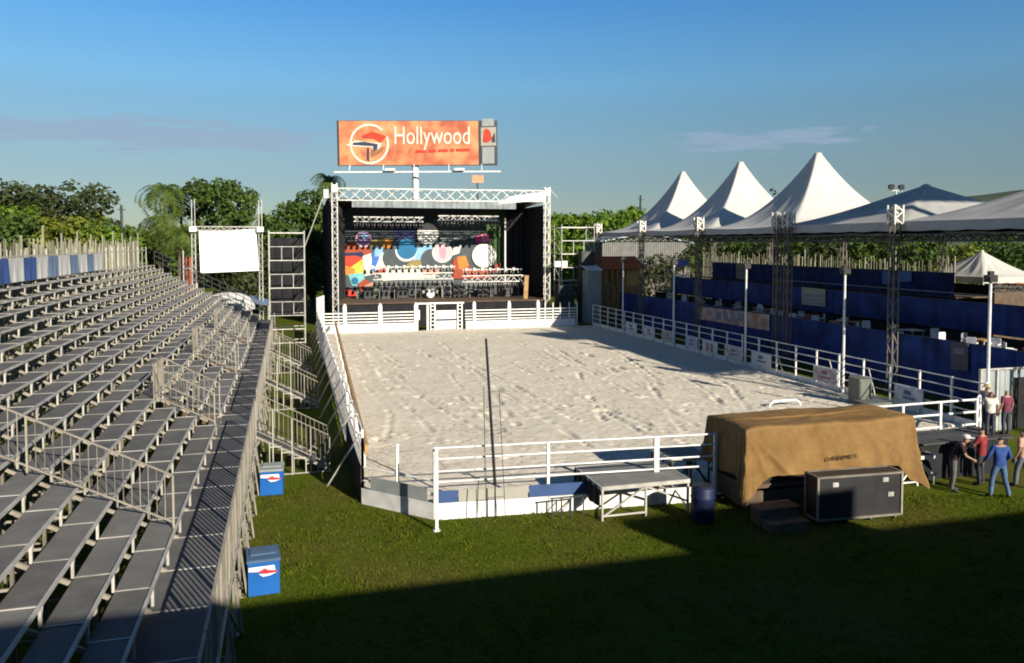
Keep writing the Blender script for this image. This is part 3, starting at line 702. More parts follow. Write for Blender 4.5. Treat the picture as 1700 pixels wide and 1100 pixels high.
b = MB(); b.span((RX(695), YR+.6, .9), (RX(699), YR+.64, 1.7)); b.build('board', M_white, g)

# banner boards on the right fence
M_ban = [mat('banner_print_%d' % i, c, .7, 0, col2=c2, scale=3.5, contrast=.1) for i, (c, c2) in enumerate([((.5, .52, .55), (.62, .62, .62)), ((.40, .46, .5), (.6, .6, .6)), ((.42, .42, .34), (.36, .36, .30)), ((.55, .55, .55), (.25, .32, .5)), ((.58, .58, .58), (.5, .5, .52)), ((.6, .6, .58), (.45, .3, .3))])]
bans = [(1040, 1058, 'pale banner board nearest the far corner on the right fence'), (1070, 1088, 'pale banner board second from the far end of the right fence'), (1100, 1121, 'olive grey banner board behind the second far lamp post'), (1140, 1160, 'banner board with blue print low on the right fence'), (1168, 1193, 'white banner board with two dark windows printed on it'), (1205, 1236, 'white banner board with small red mark on the right fence'), (1250, 1283, 'white banner board just right of the middle lamp post'), (1354, 1394, 'white banner board with faint emblem left of the near lamp post'), (1415, 1446, 'white banner board just right of the near lamp post'), (1490, 1538, 'white banner board behind the top of the tarpaulin')]
for i, (a, c, lab) in enumerate(bans):
    ya, yb = ypx(a, 24.3), ypx(c, 24.3); b = MB(); b.span((24.27, yb, .42), (24.31, ya, 1.12))
    t = thing('banner_board', lab, 'banner', (24.3, (ya+yb)/2, .42), 'banner boards along the right fence'); b.build('board', M_ban[(i, 1, 2, 3, 4, 5, 4, 5, 0, 1)[i] % 6], t)
    b = MB(); cy = (ya+yb)/2; hw = (ya-yb)/2; 
    if i == 4:
        for s in (-.45, .1): b.span((24.262, cy+s*hw, .5), (24.267, cy+(s+.35)*hw, 1.0))
    else:
        b.span((24.262, cy-hw*.5, .62), (24.267, cy+hw*.35, .72)); b.span((24.262, cy-hw*.2, .8), (24.267, cy+hw*.3, .98))
    b.build('printed_mark', mat('banner_mark_%d' % (i % 3), [(.12, .15, .25), (.35, .15, .15), (.2, .2, .2)][i % 3], .7), t)

# lamp posts along the right fence
LABL = ['white lamp post at the far end of the right fence', 'white lamp post second from the far end of the right fence', 'white lamp post in the middle of the right fence', 'tall white lamp post above the right end of the tarpaulin', 'nearest white lamp post with a black floodlight, by the corrugated wall']
lp = None
for i, y in enumerate((54.4, 46.3, 37.9, 29.95, 22.3)):
    if lp is None:
        lp = t = thing('lamp_post', LABL[0], 'lamp post', (24.28, y, 0), 'lamp posts along the right fence', local=True)
        b = MB(); b.tube((0, 0, 0), (0, 0, 5.6), .06, 10, .05); b.box((0, 0, .02), (.25, .25, .04)); b.build('pole', M_white, t)
        b = MB(); b.box((0, 0, 5.72), (.42, .22, .26)); b.box((-.02, -.13, 5.7), (.34, .06, .2)); b.box((0, 0, 5.92), (.2, .12, .14)); b.tube((0, 0, 5.55), (0, 0, 5.65), .04); b.build('floodlight', M_blackp, t)
    else:
        t = copy_tree(lp); t.location = (24.28, y, 0); t['label'] = LABL[i]

# small things in the arena
t = thing('hoop_rail', 'low white arched rail in the sand behind the tarpaulin', 'barrier', (19.97, 28.7, 0))
b = MB(); pts = [(19.2, 28.2, .1), (19.25, 28.2, .25), (19.45, 28.2, .38), (20.5, 28.2, .40), (20.7, 28.2, .28), (20.75, 28.2, .1)]
for a, c in zip(pts, pts[1:]): b.tube(a, c, .05, 8)
b.build('rail', M_white, t)

# ================================================================== NEAR RIGHT: tarpaulin, platforms, cases, mast
# folded-steel platform
def platform(name, label, x0, x1, y0, y1, z, m_top, leg_m, braces=True, edge=M_galv):
    t = thing(name, label, 'platform', ((x0+x1)/2, (y0+y1)/2, 0))
    b = MB(); b.span((x0+.04, y0+.04, z-.05), (x1-.04, y1-.04, z)); b.build('deck', m_top, t)
    b = MB()
    for (a, c) in (((x0, y0), (x1, y0)), ((x1, y0), (x1, y1)), ((x1, y1), (x0, y1)), ((x0, y1), (x0, y0))): b.bar((*a, z-.045), (*c, z-.045), .04, .10)
    b.build('edge_frame', edge, t)
    for x in (x0+.03, (x0+x1)/2, x1-.03):
        for y in (y0+.03, y1-.03):
            b = MB(); b.bar((x, y, 0), (x, y, z-.09), .05); b.build('leg', leg_m, t)
    if braces:
        b = MB(); xm = (x0+x1)/2
        b.bar((x0+.05, y0+.05, .1), (xm, y0+.05, z-.1), .045); b.bar((x1-.05, y0+.05, .3), (xm, y0+.05, z-.1), .045); b.bar((x0, y0+.03, .12), (xm, y0+.03, .12), .04)
        b.bar((x0+.02, y1, .1), (x0+.02, y0, z-.1), .04); b.bar((x1-.02, y0, .1), (x1-.02, y1, z-.1), .04); b.bar((x0, y1-.05, .1), (xm, y1-.05, z-.1), .04); b.build('brace', leg_m, t)
    return t
M_plat = mat('plywood_grey', (.14, .14, .125), .7, 0, col2=(.21, .205, .18), scale=2.0, contrast=.2)
platform('stage_platform', 'square grey topped steel platform on the grass by the near fence', 7.50, 9.95, 18.02, 19.9, .88, M_plat, M_galv)
platform('stage_platform', 'dark steel platform between the grey platform and the tarpaulin', 10.1, 11.3, 19.3, 20.6, 1.05, M_dark, M_dark)
platform('stage_platform', 'low platform frame with white edge right of the tarpaulin', 16.75, 18.0, 18.2, 19.2, .86, M_wood_dark, M_white, edge=M_white)
t = thing('stage_platform', 'wide dark planked platform behind the men', 'platform', (19.4, 19.2, 0))
b = MB()
for k in range(6): b.span((17.6, 18.5+k*.22, 1.06-k*.0), (21.2, 18.5+k*.22+.2, 1.12))
b.build('deck', mat('dark_plank', (.030, .031, .033), .75, 0, col2=(.06, .06, .062), scale=3, island=.4), t)
b = MB(); b.span((17.7, 18.6, .0), (21.1, 19.75, 1.05)); b.build('black_skirt', M_black, t)
pf = [o for o in bpy.data.objects if o.name.startswith('stage_platform') and o.get('label', '').startswith('square grey')][0]
b = MB()
for k in range(14):
    ya, yb = 18.06+k*.13, 18.06+(k+1)*.13; xa, xb = 7.47+.025*math.sin(k*2.1), 7.47+.025*math.sin((k+1)*2.1); b.add([(xa, ya, .33+.02*math.sin(k)), (xb, yb, .33+.02*math.sin(k+1)), (xb, yb, .84), (xa, ya, .84)], [(0, 1, 2, 3)])
b.build('black_skirt', M_black, pf)
t = thing('trestle_frame', 'thin dark trestle frame standing left of the grey platform', 'trestle', (6.9, 18.4, 0))
for x in (6.35, 6.6, 6.85, 7.2):
    b = MB(); b.bar((x, 18.5, 0), (x, 18.5, .55), .03); b.build('leg', M_dark, t)
b = MB(); b.bar((6.35, 18.5, .05), (6.85, 18.5, .5), .025); b.bar((6.85, 18.5, .05), (7.2, 18.5, .5), .025); b.bar((6.3, 18.5, .54), (7.25, 18.5, .54), .03); b.build('brace', M_dark, t)
# barrel
t = thing('barrel', 'dark blue plastic barrel in shade beside the tarpaulin', 'barrel', (9.95, 17.35, 0))
b = MB(); b.lathe((9.95, 17.35, 0), [(.26, 0), (.29, .05), (.29, .28), (.305, .31), (.29, .34), (.29, .6), (.305, .63), (.29, .66), (.29, .84), (.26, .9)], 20); b.build('body', mat('navy_plastic', (.006, .013, .05), .55), t, True)
b = MB(); b.lathe((9.95, 17.35, .9), [(.24, 0), (.24, .03), (.1, .035)], 20); b.build('lid', M_blackp, t)
# the tarpaulin-covered console
def tarpaulin():
    t = thing('covered_console', 'large box shaped load under an ochre tarpaulin on a low wooden base', 'covered equipment', (13.8, 18.4, 0))
    x0, x1, y0, y1, zt = 11.22, 16.42, 17.42, 19.32, 2.22
    nu, nv = 90, 30
    # front + top + left + right + back sheets on one continuous skin: rings from top centre outward and down
    rg = np.random.default_rng(8); V = []; Fs = []
    def per(u):  # perimeter param 0..4 corners (FL, FR, BR, BL)
        k = int(u) % 4; f = u-int(u); P = [(x0, y0), (x1, y0), (x1, y1), (x0, y1)]; a = P[k]; c = P[(k+1) % 4]
        nn = [(0, -1), (1, 0), (0, 1), (-1, 0)]
        return a[0]+(c[0]-a[0])*f, a[1]+(c[1]-a[1])*f, k, f
    cx, cy = (x0+x1)/2, (y0+y1)/2
    NU = 4*nu
    for j in range(9):      # top rings
        s = j/8
        for i in range(NU):
            x, y, k, f = per(4*i/NU); xx = cx+(x-cx)*s; yy = cy+(y-cy)*s
            sag = .10*vnoise(np.array([xx*1.1]), np.array([yy*1.4]), 51)[0]-.05*(1-s)
            wr = .035*(vnoise(np.array([xx*3.1+yy]), np.array([yy*4.]), 56)[0]-.5)+.03*(vnoise(np.array([xx*1.2-yy*2]), np.array([yy*1.5+xx]), 57)[0]-.5)
            V.append((xx, yy, zt+wr+sag-.05*(s**10)+(.05 if (yy > cy) else 0)*(1-s)))
    for j in range(1, nv+1):  # skirts
        for i in range(NU):
            x, y, k, f = per(4*i/NU); nn = [(0, -1), (1, 0), (0, 1), (-1, 0)][k]
            if k == 0:
                low = .95+.03*math.sin(f*17)+.02*math.sin(f*41)
                if f < .12: low = .30+.62*(f/.12)**.7
                if f > .90: low = .95-.55*((f-.90)/.10)
            elif k == 1: low = .30+.5*min(1, f*2)+.05*math.sin(f*9)
            elif k == 2: low = .9
            else: low = .92+.04*math.sin(f*11) if f < .85 else .92-.6*(f-.85)/.15
            d = j/nv; z0_ = zt+.10*vnoise(np.array([x*1.1]), np.array([y*1.4]), 51)[0]-.05; z = z0_+(low-z0_)*d
            cor = min(f, 1-f)*([5.2, 1.9, 5.2, 1.9][k]); uu = f*([5.2, 1.9, 5.2, 1.9][k])
            pleat = (.07*math.exp(-(cor/.25)**2)*(1+.7*math.sin(cor*34)))*d
            vn = lambda a_, c_, sd: vnoise(np.array([a_+60.]), np.array([c_+60.]), sd)[0]-.5
            fold = .075*d*vn(uu*1.7+k*9, z*.7, 52)+.05*d*vn(uu*4.3+z*1.1+k*7, z*.9, 53)+.03*vn(uu*6-z*3.2, z*2.1, 54)+.018*vn(uu*11+z*4, z*5, 55)
            if k == 0:   # long creases pulled down from the corners
                for (ua, za, ub, zb_, am) in ((.05, 2.15, .55, 1.1, .05), (.1, 2.1, 1.25, 1.0, .035), (5.1, 2.1, 4.3, 1.0, .05), (5.15, 2.15, 4.75, .9, .06), (2.2, 2.2, 2.5, 1.0, .02), (3.6, 2.2, 3.3, 1.0, .02)):
                    q = (za-z)/(za-zb_); ud = ua+(ub-ua)*q; fold += am*math.exp(-((uu-ud)/.085)**2)*min(1, max(0, q*1.6))
            flare = .04*d
            if k == 1 and f < .5: flare += .16*d*(1-f*2)
            o = pleat+fold+flare+.01
            if cor < .02: o = max(o, .01)
            ox, oy = nn[0]*o, nn[1]*o
            if cor < .08:
                pk = [(0, -1), (1, 0), (0, 1), (-1, 0)][(k-1) % 4 if f < .5 else (k+1) % 4]; ox += pk[0]*o; oy += pk[1]*o
            V.append((x+ox, y+oy, z))
    NJ = 9+nv
    for j in range(NJ-1):
        for i in range(NU): Fs.append((j*NU+i, j*NU+(i+1) % NU, (j+1)*NU+(i+1) % NU, (j+1)*NU+i))
    V = np.array(V)-np.array(t.location); o = npobj('tarpaulin', V, np.array(Fs), M_tarp, t, True)
    # faint stencil
    M = Matrix.Translation(Vector((14.03-13.8, 17.20-18.4, 1.32))) @ Matrix.Rotation(R(90+3.3), 4, 'X')
    text_mesh('CHEMOIETTE', .135, 'stencil', mat('stencil_brown', (.085, .048, .016), .8, 0, .4, 12), o, M, .012, 1.0)
    b = MB()
    for k in range(5): b.span((x0+.1, y0+.12+k*.36, .62), (x1-.1, y0+.12+k*.36+.34, .72))
    b.span((x0+.15, y0+.2, .1), (x0+.25, y1-.1, .62)); b.span((x1-.25, y0+.2, .1), (x1-.15, y1-.1, .62)); b.span((x0+.2, y0+.25, .0), (x1-.2, y0+.33, .5)); b.span((x0+.2, y1-.3, .0), (x1-.2, y1-.2, .62))
    b.build('base', M_wood_dark, t)
    b = MB(); b.span((x0+.2, y0+.25, .73), (x1-.2, y1-.2, 1.95)); b.build('console', M_blackp, t)
tarpaulin()
# black flight case with pale frame
t = thing('flight_case', 'black panelled case with pale metal edges in front of the tarpaulin', 'flight case', (13.72, 16.45, 0), rz=R(-3.5), local=True)
b = MB(); b.box((0, 0, .67), (2.36, .5, 1.08)); b.build('body', M_blackp, t)
b = MB()
for x in (-1.19, 1.19):
    for y in (-.26, .26): b.bar((x, y, .12), (x, y, 1.22), .05)
for z in (.13, 1.2):
    for y in (-.26, .26): b.bar((-1.19, y, z), (1.19, y, z), .05)
    for x in (-1.19, 1.19): b.bar((x, -.26, z), (x, .26, z), .05)
b.build('edge', M_rail, t)
for x, z in ((-.7, 1.0), (.72, 1.04), (.88, .66)):
    b = MB(); b.box((x, -.258, z), (.16, .02, .11)); b.box((x, -.27, z), (.07, .015, .05)); b.build('handle', M_galv, t)
for x in (-1.05, -.35, .35, 1.05):
    for y in (-.18, .18):
        b = MB(); b.tube((x-.03, y, .06), (x+.03, y, .06), .06, 10); b.build('castor', M_dark, t)
t = thing('wooden_step', 'small brown wooden step in the shade before the tarpaulin', 'step', (11.6, 16.5, 0))
b = MB(); b.span((11.1, 16.55, .0), (12.15, 17.0, .42)); b.span((11.05, 16.5, .42), (12.2, 17.02, .46)); b.span((11.1, 16.1, 0), (12.1, 16.5, .2)); b.span((11.05, 16.06, .2), (12.15, 16.52, .24)); b.build('step', M_wood_dark, t)
t = thing('cabinet', 'grey green cabinet standing right of the tarpaulin', 'cabinet', (18.3, 20.6, 0))
b = MB(); b.span((17.45, 20.35, .1), (18.35, 21.0, 1.95)); b.build('body', M_greybox, t); b = MB(); b.span((17.5, 20.325, .2), (18.3, 20.345, 1.85)); b.build('door', M_greybox, t)
b = MB(); b.span((18.2, 20.30, 1.0), (18.24, 20.325, 1.2)); b.build('handle', M_galv, t)
yc = 27.9; xc = bpx(1433, yc)
t = thing('cabinet', 'grey green cabinet behind the right fence above the tarpaulin', 'cabinet', (xc, yc, 0))
b = MB(); b.span((xc-.42, yc-.4, .0), (xc+.2, yc+.3, 1.25)); b.build('body', M_greybox, t); b = MB(); b.span((xc-.38, yc-.425, .1), (xc+.16, yc-.405, 1.15)); b.build('door', M_greybox, t)
# mast
t = thing('antenna_mast', 'thin black lattice mast standing before the near fence', 'mast', (4.95, 18.85, 0))
b = MB(); b.tube((4.95, 18.85, .0), (4.95, 18.85, .9), .018, 8); b.tube((4.95, 18.85, .9), (4.72, 18.85, 4.62), .042, 8, .03); b.build('pole', M_blackp, t)
for dx_, tp in ((-.24, 3.4), (.26, 3.3)):
    b = MB(); b.tube((4.95+dx_, 18.8, 0), (4.85+dx_*.8, 18.85, tp), .009, 6); b.build('side_rod', M_dark, t)
b = MB()
for z in (.6, 1.1, 1.7, 2.3, 2.9, 3.3): b.bar((4.72, 18.82, z), (5.2-.05*z, 18.82, z), .012)
b.tube((4.45, 18.75, 0), (4.5, 18.78, 1.1), .012, 6); b.bar((4.5, 18.78, 1.05), (4.95, 18.85, 1.05), .012); b.build('cross_tie', M_dark, t)
t = thing('fence_post', 'single tall white post on the grass at the near left fence corner', 'post', (3.4, 18.55, 0))
b = MB(); b.bar((3.4, 18.55, 0), (3.4, 18.55, 2.02), .075); b.bar((3.32, 18.55, .01), (3.48, 18.55, .01), .16, .02); b.build('post', M_white, t)
b = MB(); b.bar((3.4, 18.55, 1.85), (3.5, 19.3, 1.8), .04); b.build('tie', M_white, t)
# drink coolers
def cooler(label, loc, rz, lidm):
    t = thing('drink_cooler', label, 'cooler', loc, 'blue coolers beside the bleachers', local=True, rz=rz)
    b = MB(); b.box((0, 0, .35), (.60, .68, .66)); b.build('body', M_cooler, t)
    b = MB(); b.box((0, 0, .71), (.64, .72, .06)); b.box((0, .1, .75), (.5, .4, .03)); b.build('lid', lidm, t)
    b = MB(); b.prism_y([(-.29, .60), (.20, .60), (.22, .50), (.0, .47), (-.08, .50), (-.29, .52)], -.352, -.341); bn = b.build('emblem', M_white, t)
    b = MB(); b.prism_y([(-.12, .50), (.02, .56), (.08, .52), (.26, .49), (.25, .46), (.05, .45)], -.364, -.353); b.build('emblem_swoosh', mat('emblem_red', (.5, .03, .05), .5), bn)
    b = MB(); b.prism_y([(-.10, .46), (.05, .445), (.24, .455), (.12, .41), (-.02, .40)], -.366, -.354); b.build('emblem_swoosh', M_white, bn)
    for s in (-.28, .28):
        for q in (-.3, .3):
            b = MB(); b.box((s, q, .01), (.06, .06, .02)); b.build('foot', M_dark, t)
    return t
cooler('nearest blue cooler at the foot of the bleachers, by the shadow edge', (-.56, 16.35, 0), R(4), M_coolerlid)
cooler('farther blue cooler with a pale lid, by the first access stair', (-.50, 22.75, 0), R(-3), M_greyb)

# ================================================================== STAGE
YS = 66.0
stg = thing('stage', 'large open concert stage with black roof and curtains at the far end', 'stage', (12.7, 71, 0))
b = MB(); b.span((3.7, 65.6, 1.92), (22.0, 78, 2.02)); b.build('deck', M_wood_dark, stg)
b = MB(); b.span((3.75, 65.7, 0), (21.9, 65.76, 1.91)); b.build('front_skirt', M_black, stg)
b = MB()
b.add([(3.3, 69.4, 10.7), (22.1, 69.4, 10.7), (22.1, 79, 9.7), (3.3, 79, 9.7), (3.3, 69.4, 10.85), (22.1, 69.4, 10.85), (22.1, 79, 9.85), (3.3, 79, 9.85)], [(3, 2, 1, 0), (4, 5, 6, 7), (0, 1, 5, 4), (1, 2, 6, 5), (2, 3, 7, 6), (3, 0, 4, 7)]); b.build('roof', M_black, stg)
def curtain(x0, y0, x1, y1, z0, z1, m, name='curtain', amp=.10, parent=stg, n=None):
    b = MB(); l = math.hypot(x1-x0, y1-y0); n = n or int(l/.16); nx, ny = -(y1-y0)/l, (x1-x0)/l; V = []
    for k in range(n+1):
        f = k/n; a = amp*math.sin(k*1.9)*(.6+.4*math.sin(k*.7)); V.append((x0+(x1-x0)*f+nx*a, y0+(y1-y0)*f+ny*a))
    for k in range(n):
        (xa, ya), (xb, yb) = V[k], V[k+1]; b.add([(xa, ya, z0), (xb, yb, z0), (xb, yb, z1), (xa, ya, z1)], [(0, 1, 2, 3)])
    return b.build(name, m, parent)
curtain(3.35, 66.6, 3.35, 79, 0, 10.4, M_black); curtain(22.3, 67.2, 22.3, 79, 0, 10.4, M_black); curtain(3.4, 79, 22.3, 79, 0, 9.8, M_black)
xw0, xw1 = bpx(841, 72.6), bpx(888, 72.6)
curtain(xw0, 72.6, xw1, 72.6, 2.03, 9.9, M_black); curtain(3.6, 68.5, 4.9, 71.5, 2.03, 10.2, M_black)
b = MB(); b.bar((xw0-.2, 72.4, 2), (xw0-.2, 72.4, 9.4), .14); b.build('wing_post', M_truss, stg)
# towers and front truss
for x in (3.72, 22.0):
    b = MB(); b.truss((x, YS-.3, 0), (x, YS-.3, 11.9), .42, .55, .034, br=.02); b.box((x, YS-.3, 11.45), (.5, .5, .6)); b.box((x, YS-.3, .06), (1.1, 1.1, .12)); b.build('tower', M_truss, stg)
b = MB(); b.box((3.05, YS-.1, 11.0), (.4, .5, .7)); b.bar((3.0, YS, 11.2), (1.2, YS-2, 6.5), .05); b.build('bracket', M_truss, stg)
b = MB(); b.bar((22.2, YS, 11.9), (23.0, YS-.3, 11.0), .06); b.build('bracket', M_truss, stg)
b = MB(); b.truss((3.9, YS-.3, 10.98), (21.8, YS-.3, 11.1), .5, 1.0, .036, h=.95, br=.026); b.build('roof_truss', M_truss, stg)
b = MB(); b.truss((21.9, YS, 11.2), (21.9, 78, 10.6), .5, .9, .035, h=.8, br=.022); b.truss((3.8, YS, 11.1), (3.8, 78, 10.4), .5, .9, .035, h=.8, br=.022); b.build('side_truss', M_truss, stg)
b = MB(); b.add([(17.4, YS-.64, 10.35), (21.75, YS-.64, 10.75), (21.75, YS-.64, 11.5), (18.5, YS-.64, 11.0), (17.4, YS-.61, 10.35), (21.75, YS-.61, 10.75), (21.75, YS-.61, 11.5), (18.5, YS-.61, 11.0)], [(0, 1, 2, 3), (7, 6, 5, 4), (0, 4, 5, 1), (1, 5, 6, 2), (2, 6, 7, 3), (3, 7, 4, 0)]); b.build('white_cloth', M_white, stg)
cu = curtain(5.4, 69.3, 20.2, 69.3, 10.1, 10.75, mat('silver_cloth', (.22, .25, .25), .7, 0, .3, 1.0), 'valance', .05)
# backdrop: one hanging sheet printed with a collage of shapes
YB = 73.5
def PB(px, py): p = at_y(px, py, YB); return (p[0], p[2])
bd = thing('stage_backdrop', 'colourful printed backdrop with discs hanging at the back of the stage', 'backdrop', (12.5, YB, 1.9))
cols = {'night': (.025, .035, .045), 'white': (.60, .59, .56), 'cream': (.68, .64, .52), 'slate': (.06, .075, .08), 'teal': (.012, .13, .26), 'navy': (.012, .02, .07), 'pink': (.66, .26, .30), 'rose': (.70, .42, .44), 'red': (.50, .045, .02), 'orange': (.62, .19, .03), 'yellow': (.70, .45, .06), 'blue': (.04, .14, .45), 'sky': (.22, .42, .58), 'ochre': (.27, .19, .06), 'brick': (.30, .055, .025), 'magenta': (.55, .06, .22), 'aqua': (.16, .42, .40), 'green': (.035, .075, .02), 'flesh': (.55, .25, .16), 'grey': (.22, .23, .22), 'violet': (.22, .14, .32), 'paper': (.82, .80, .74)}
ck = list(cols); bm_m = [mat('print_'+k, cols[k], .75, 0, .14, 1.4) for k in ck]
b = MB(); LAY = [0]
def shape(pts, c):
    LAY[0] += 1; y = YB-.004*LAY[0]; b.poly([(x, y, z) for x, z in [PB(*p) for p in pts]], ck.index(c))
def disc(px, py, r, c, n=28): shape([(px+r*math.cos(2*math.pi*k/n), py+r*math.sin(2*math.pi*k/n)) for k in range(n)], c)
shape([(562, 345), (842, 345), (842, 502), (572, 505)], 'night')
shape([(570, 418), (600, 402), (640, 398), (700, 402), (770, 396), (815, 410), (835, 440), (832, 500), (578, 502)], 'slate')
shape([(650, 360), (712, 360), (705, 398), (655, 402)], 'navy'); shape([(720, 365), (800, 362), (806, 410), (735, 405)], 'slate'); shape([(795, 350), (840, 350), (838, 440), (822, 440)], 'green')
shape([(570, 404), (610, 395), (618, 428), (574, 430)], 'brick'); shape([(568, 420), (602, 418), (608, 440), (572, 440)], 'navy')
shape([(570, 425), (590, 424), (612, 430), (600, 450), (575, 446)], 'red'); shape([(578, 446), (604, 428), (620, 440), (612, 456), (582, 455)], 'yellow'); shape([(572, 440), (590, 446), (586, 458), (574, 456)], 'orange')
shape([(578, 455), (606, 452), (604, 475), (584, 474)], 'aqua'); disc(589, 466, 6, 'teal')
shape([(602, 425), (616, 420), (620, 455), (606, 458)], 'cream'); shape([(618, 418), (634, 414), (632, 446), (616, 450)], 'blue'); shape([(622, 412), (636, 410), (634, 424), (622, 426)], 'sky')
shape([(632, 420), (646, 416), (652, 445), (640, 452), (622, 448)], 'white'); shape([(624, 450), (640, 442), (642, 452), (622, 456)], 'red')
shape([(610, 400), (650, 393), (652, 400), (612, 410)], 'ochre'); shape([(634, 402), (648, 396), (652, 410), (638, 414)], 'orange')
shape([(632, 455), (645, 449), (690, 446), (725, 452), (722, 460), (636, 466)], 'cream')
disc(655, 428, 20, 'slate'); shape([(690, 412), (716, 405), (722, 432), (704, 444), (684, 436)], 'sky'); disc(674, 416, 18, 'cream'); disc(675, 413, 17, 'teal')
shape([(668, 444), (684, 432), (702, 430), (700, 440), (686, 446)], 'ochre'); disc(716, 431, 18, 'slate'); disc(710, 388, 18, 'cream'); disc(710, 388, 16.2, 'paper'); disc(734, 419, 17, 'white'); disc(734, 419, 15, 'rose'); shape([(728, 410), (741, 412), (738, 430), (730, 428)], 'pink')
disc(603, 397, 13.5, 'rose'); disc(604, 396, 11.5, 'violet'); disc(605, 392, 5, 'sky')
shape([(752, 412), (766, 405), (762, 420), (750, 424)], 'cream'); shape([(730, 394), (768, 392), (766, 398), (732, 402)], 'grey'); shape([(788, 392), (810, 388), (814, 400), (790, 404)], 'magenta'); shape([(798, 388), (806, 386), (806, 402), (800, 402)], 'pink')
shape([(752, 430), (770, 424), (782, 446), (770, 454), (748, 450)], 'brick'); shape([(758, 426), (772, 424), (778, 440), (762, 448)], 'orange'); disc(803, 424, 20, 'cream'); disc(803, 424, 18, 'paper')
shape([(820, 440), (830, 436), (832, 452), (818, 452)], 'brick')
shape([(594, 470), (606, 462), (630, 480), (626, 494), (600, 492)], 'brick'); shape([(604, 474), (618, 468), (628, 486), (616, 492)], 'flesh'); shape([(575, 478), (590, 484), (592, 492), (578, 494)], 'red')
shape([(700, 448), (732, 446), (730, 454), (704, 456)], 'flesh'); shape([(750, 446), (820, 446), (818, 462), (752, 462)], 'brick')
sh = b.build('printed_sheet', bm_m, bd)
b = MB(); b.bar((bpx(562, YB)-.2, YB+.06, 10.0), (bpx(842, YB)+.2, YB+.06, 10.0), .08); b.build('hanging_bar', M_dark, bd)
# lighting trusses and lamps
def light_truss(label, px0, px1, py, Y, zoff=0, h=.4):
    z = zpx((px0+px1)/2, py, Y); t = thing('lighting_truss', label, 'truss', ((bpx(px0, Y)+bpx(px1, Y))/2, Y, z)); b = MB(); b.truss((bpx(px0, Y), Y, z), (bpx(px1, Y), Y, z), .4, .55, .035, h=h, br=.024); b.build('truss', M_truss, t); return z
z1 = light_truss('upper lighting truss under the stage roof, left half', 588, 703, 364, 69.5); z2 = light_truss('upper lighting truss under the stage roof, right half', 728, 828, 362, 69.5)
z3 = light_truss('lower lighting truss low over the stage, left half', 620, 752, 458, 68.2, h=.55); z4 = light_truss('lower lighting truss low over the stage, right half', 768, 868, 462, 67.8, h=.55)
lamp0 = None
def stage_lamp(px, Y, z, label, group):
    global lamp0
    if lamp0 is None:
        lamp0 = t = thing('stage_lamp', label, 'stage lamp', (0, 0, 0), group, local=True)
        b = MB(); b.tube((0, 0, -.22), (0, -.18, -.5), .10, 10, .14); b.build('can', M_blackp, t); b = MB(); b.bar((-.13, 0, 0), (-.13, 0, -.3), .03); b.bar((.13, 0, 0), (.13, 0, -.3), .03); b.bar((-.13, 0, 0), (.13, 0, 0), .03); b.build('yoke', M_galv, t)
    else: t = copy_tree(lamp0); t['label'] = label; t['group'] = group
    t.location = (bpx(px, Y), Y, z); return t
for px in np.linspace(592, 700, 12): stage_lamp(px, 69.5, z1-.22, 'black can lamp under the upper left lighting truss', 'lamps on the upper left truss')
for px in np.linspace(732, 825, 10): stage_lamp(px, 69.5, z2-.22, 'black can lamp under the upper right lighting truss', 'lamps on the upper right truss')
for px in np.linspace(622, 750, 17): stage_lamp(px, 68.2, z3-.3, 'black can lamp under the lower left lighting truss', 'lamps on the lower left truss')
for px in np.linspace(770, 866, 13): stage_lamp(px, 67.8, z4-.3, 'black can lamp under the lower right lighting truss', 'lamps on the lower right truss')
for px in np.linspace(606, 752, 15): stage_lamp(px, 69.0, z3+.75, 'can lamp on the pale bar above the lower left lighting truss', 'lamps on the pale bar left')
for px in np.linspace(772, 862, 9): stage_lamp(px, 69.0, z4+.75, 'can lamp on the pale bar above the lower right lighting truss', 'lamps on the pale bar right')
for (pa, pb, z, lab) in ((600, 756, z3+.78, 'pale lamp bar above the lower left lighting truss'), (768, 866, z4+.78, 'pale lamp bar above the lower right lighting truss')):
    t = thing('lamp_bar', lab, 'bar', (bpx(pa, 69), 69, z)); b = MB(); b.bar((bpx(pa, 69), 69, z), (bpx(pb, 69), 69, z), .09); b.build('bar', M_truss, t)
    n_ = int((pb-pa)/13)
    for k in range(n_):
        x = bpx(pa+6+k*13, 69); b = MB(); b.box((x, 68.9, z+.02), (.22, .16, .26)); b.build('clamp', M_truss, t)
for i in range(12):
    px = 600+i*23+(i*37 % 11); Y = 70.8+(i % 3)*.5; x = bpx(px, Y); h_ = .6+.25*((i*7) % 4)
    t = thing('equipment_case', 'dark equipment case standing among the gear on the stage', 'case', (x, Y, 2.02), 'equipment cases on the stage')
    b = MB(); b.span((x-.4, Y-.25, 2.04), (x+.4, Y+.25, 2.04+h_)); b.build('body', (M_blackp, M_greybox, M_dark)[i % 3], t)
    b = MB(); b.bar((x-.4, Y-.26, 2.05+h_), (x+.4, Y-.26, 2.05+h_), .04); b.bar((x-.4, Y-.26, 2.05), (x-.4, Y-.26, 2.05+h_), .04); b.bar((x+.4, Y-.26, 2.05), (x+.4, Y-.26, 2.05+h_), .04); b.build('edge', M_galv, t)
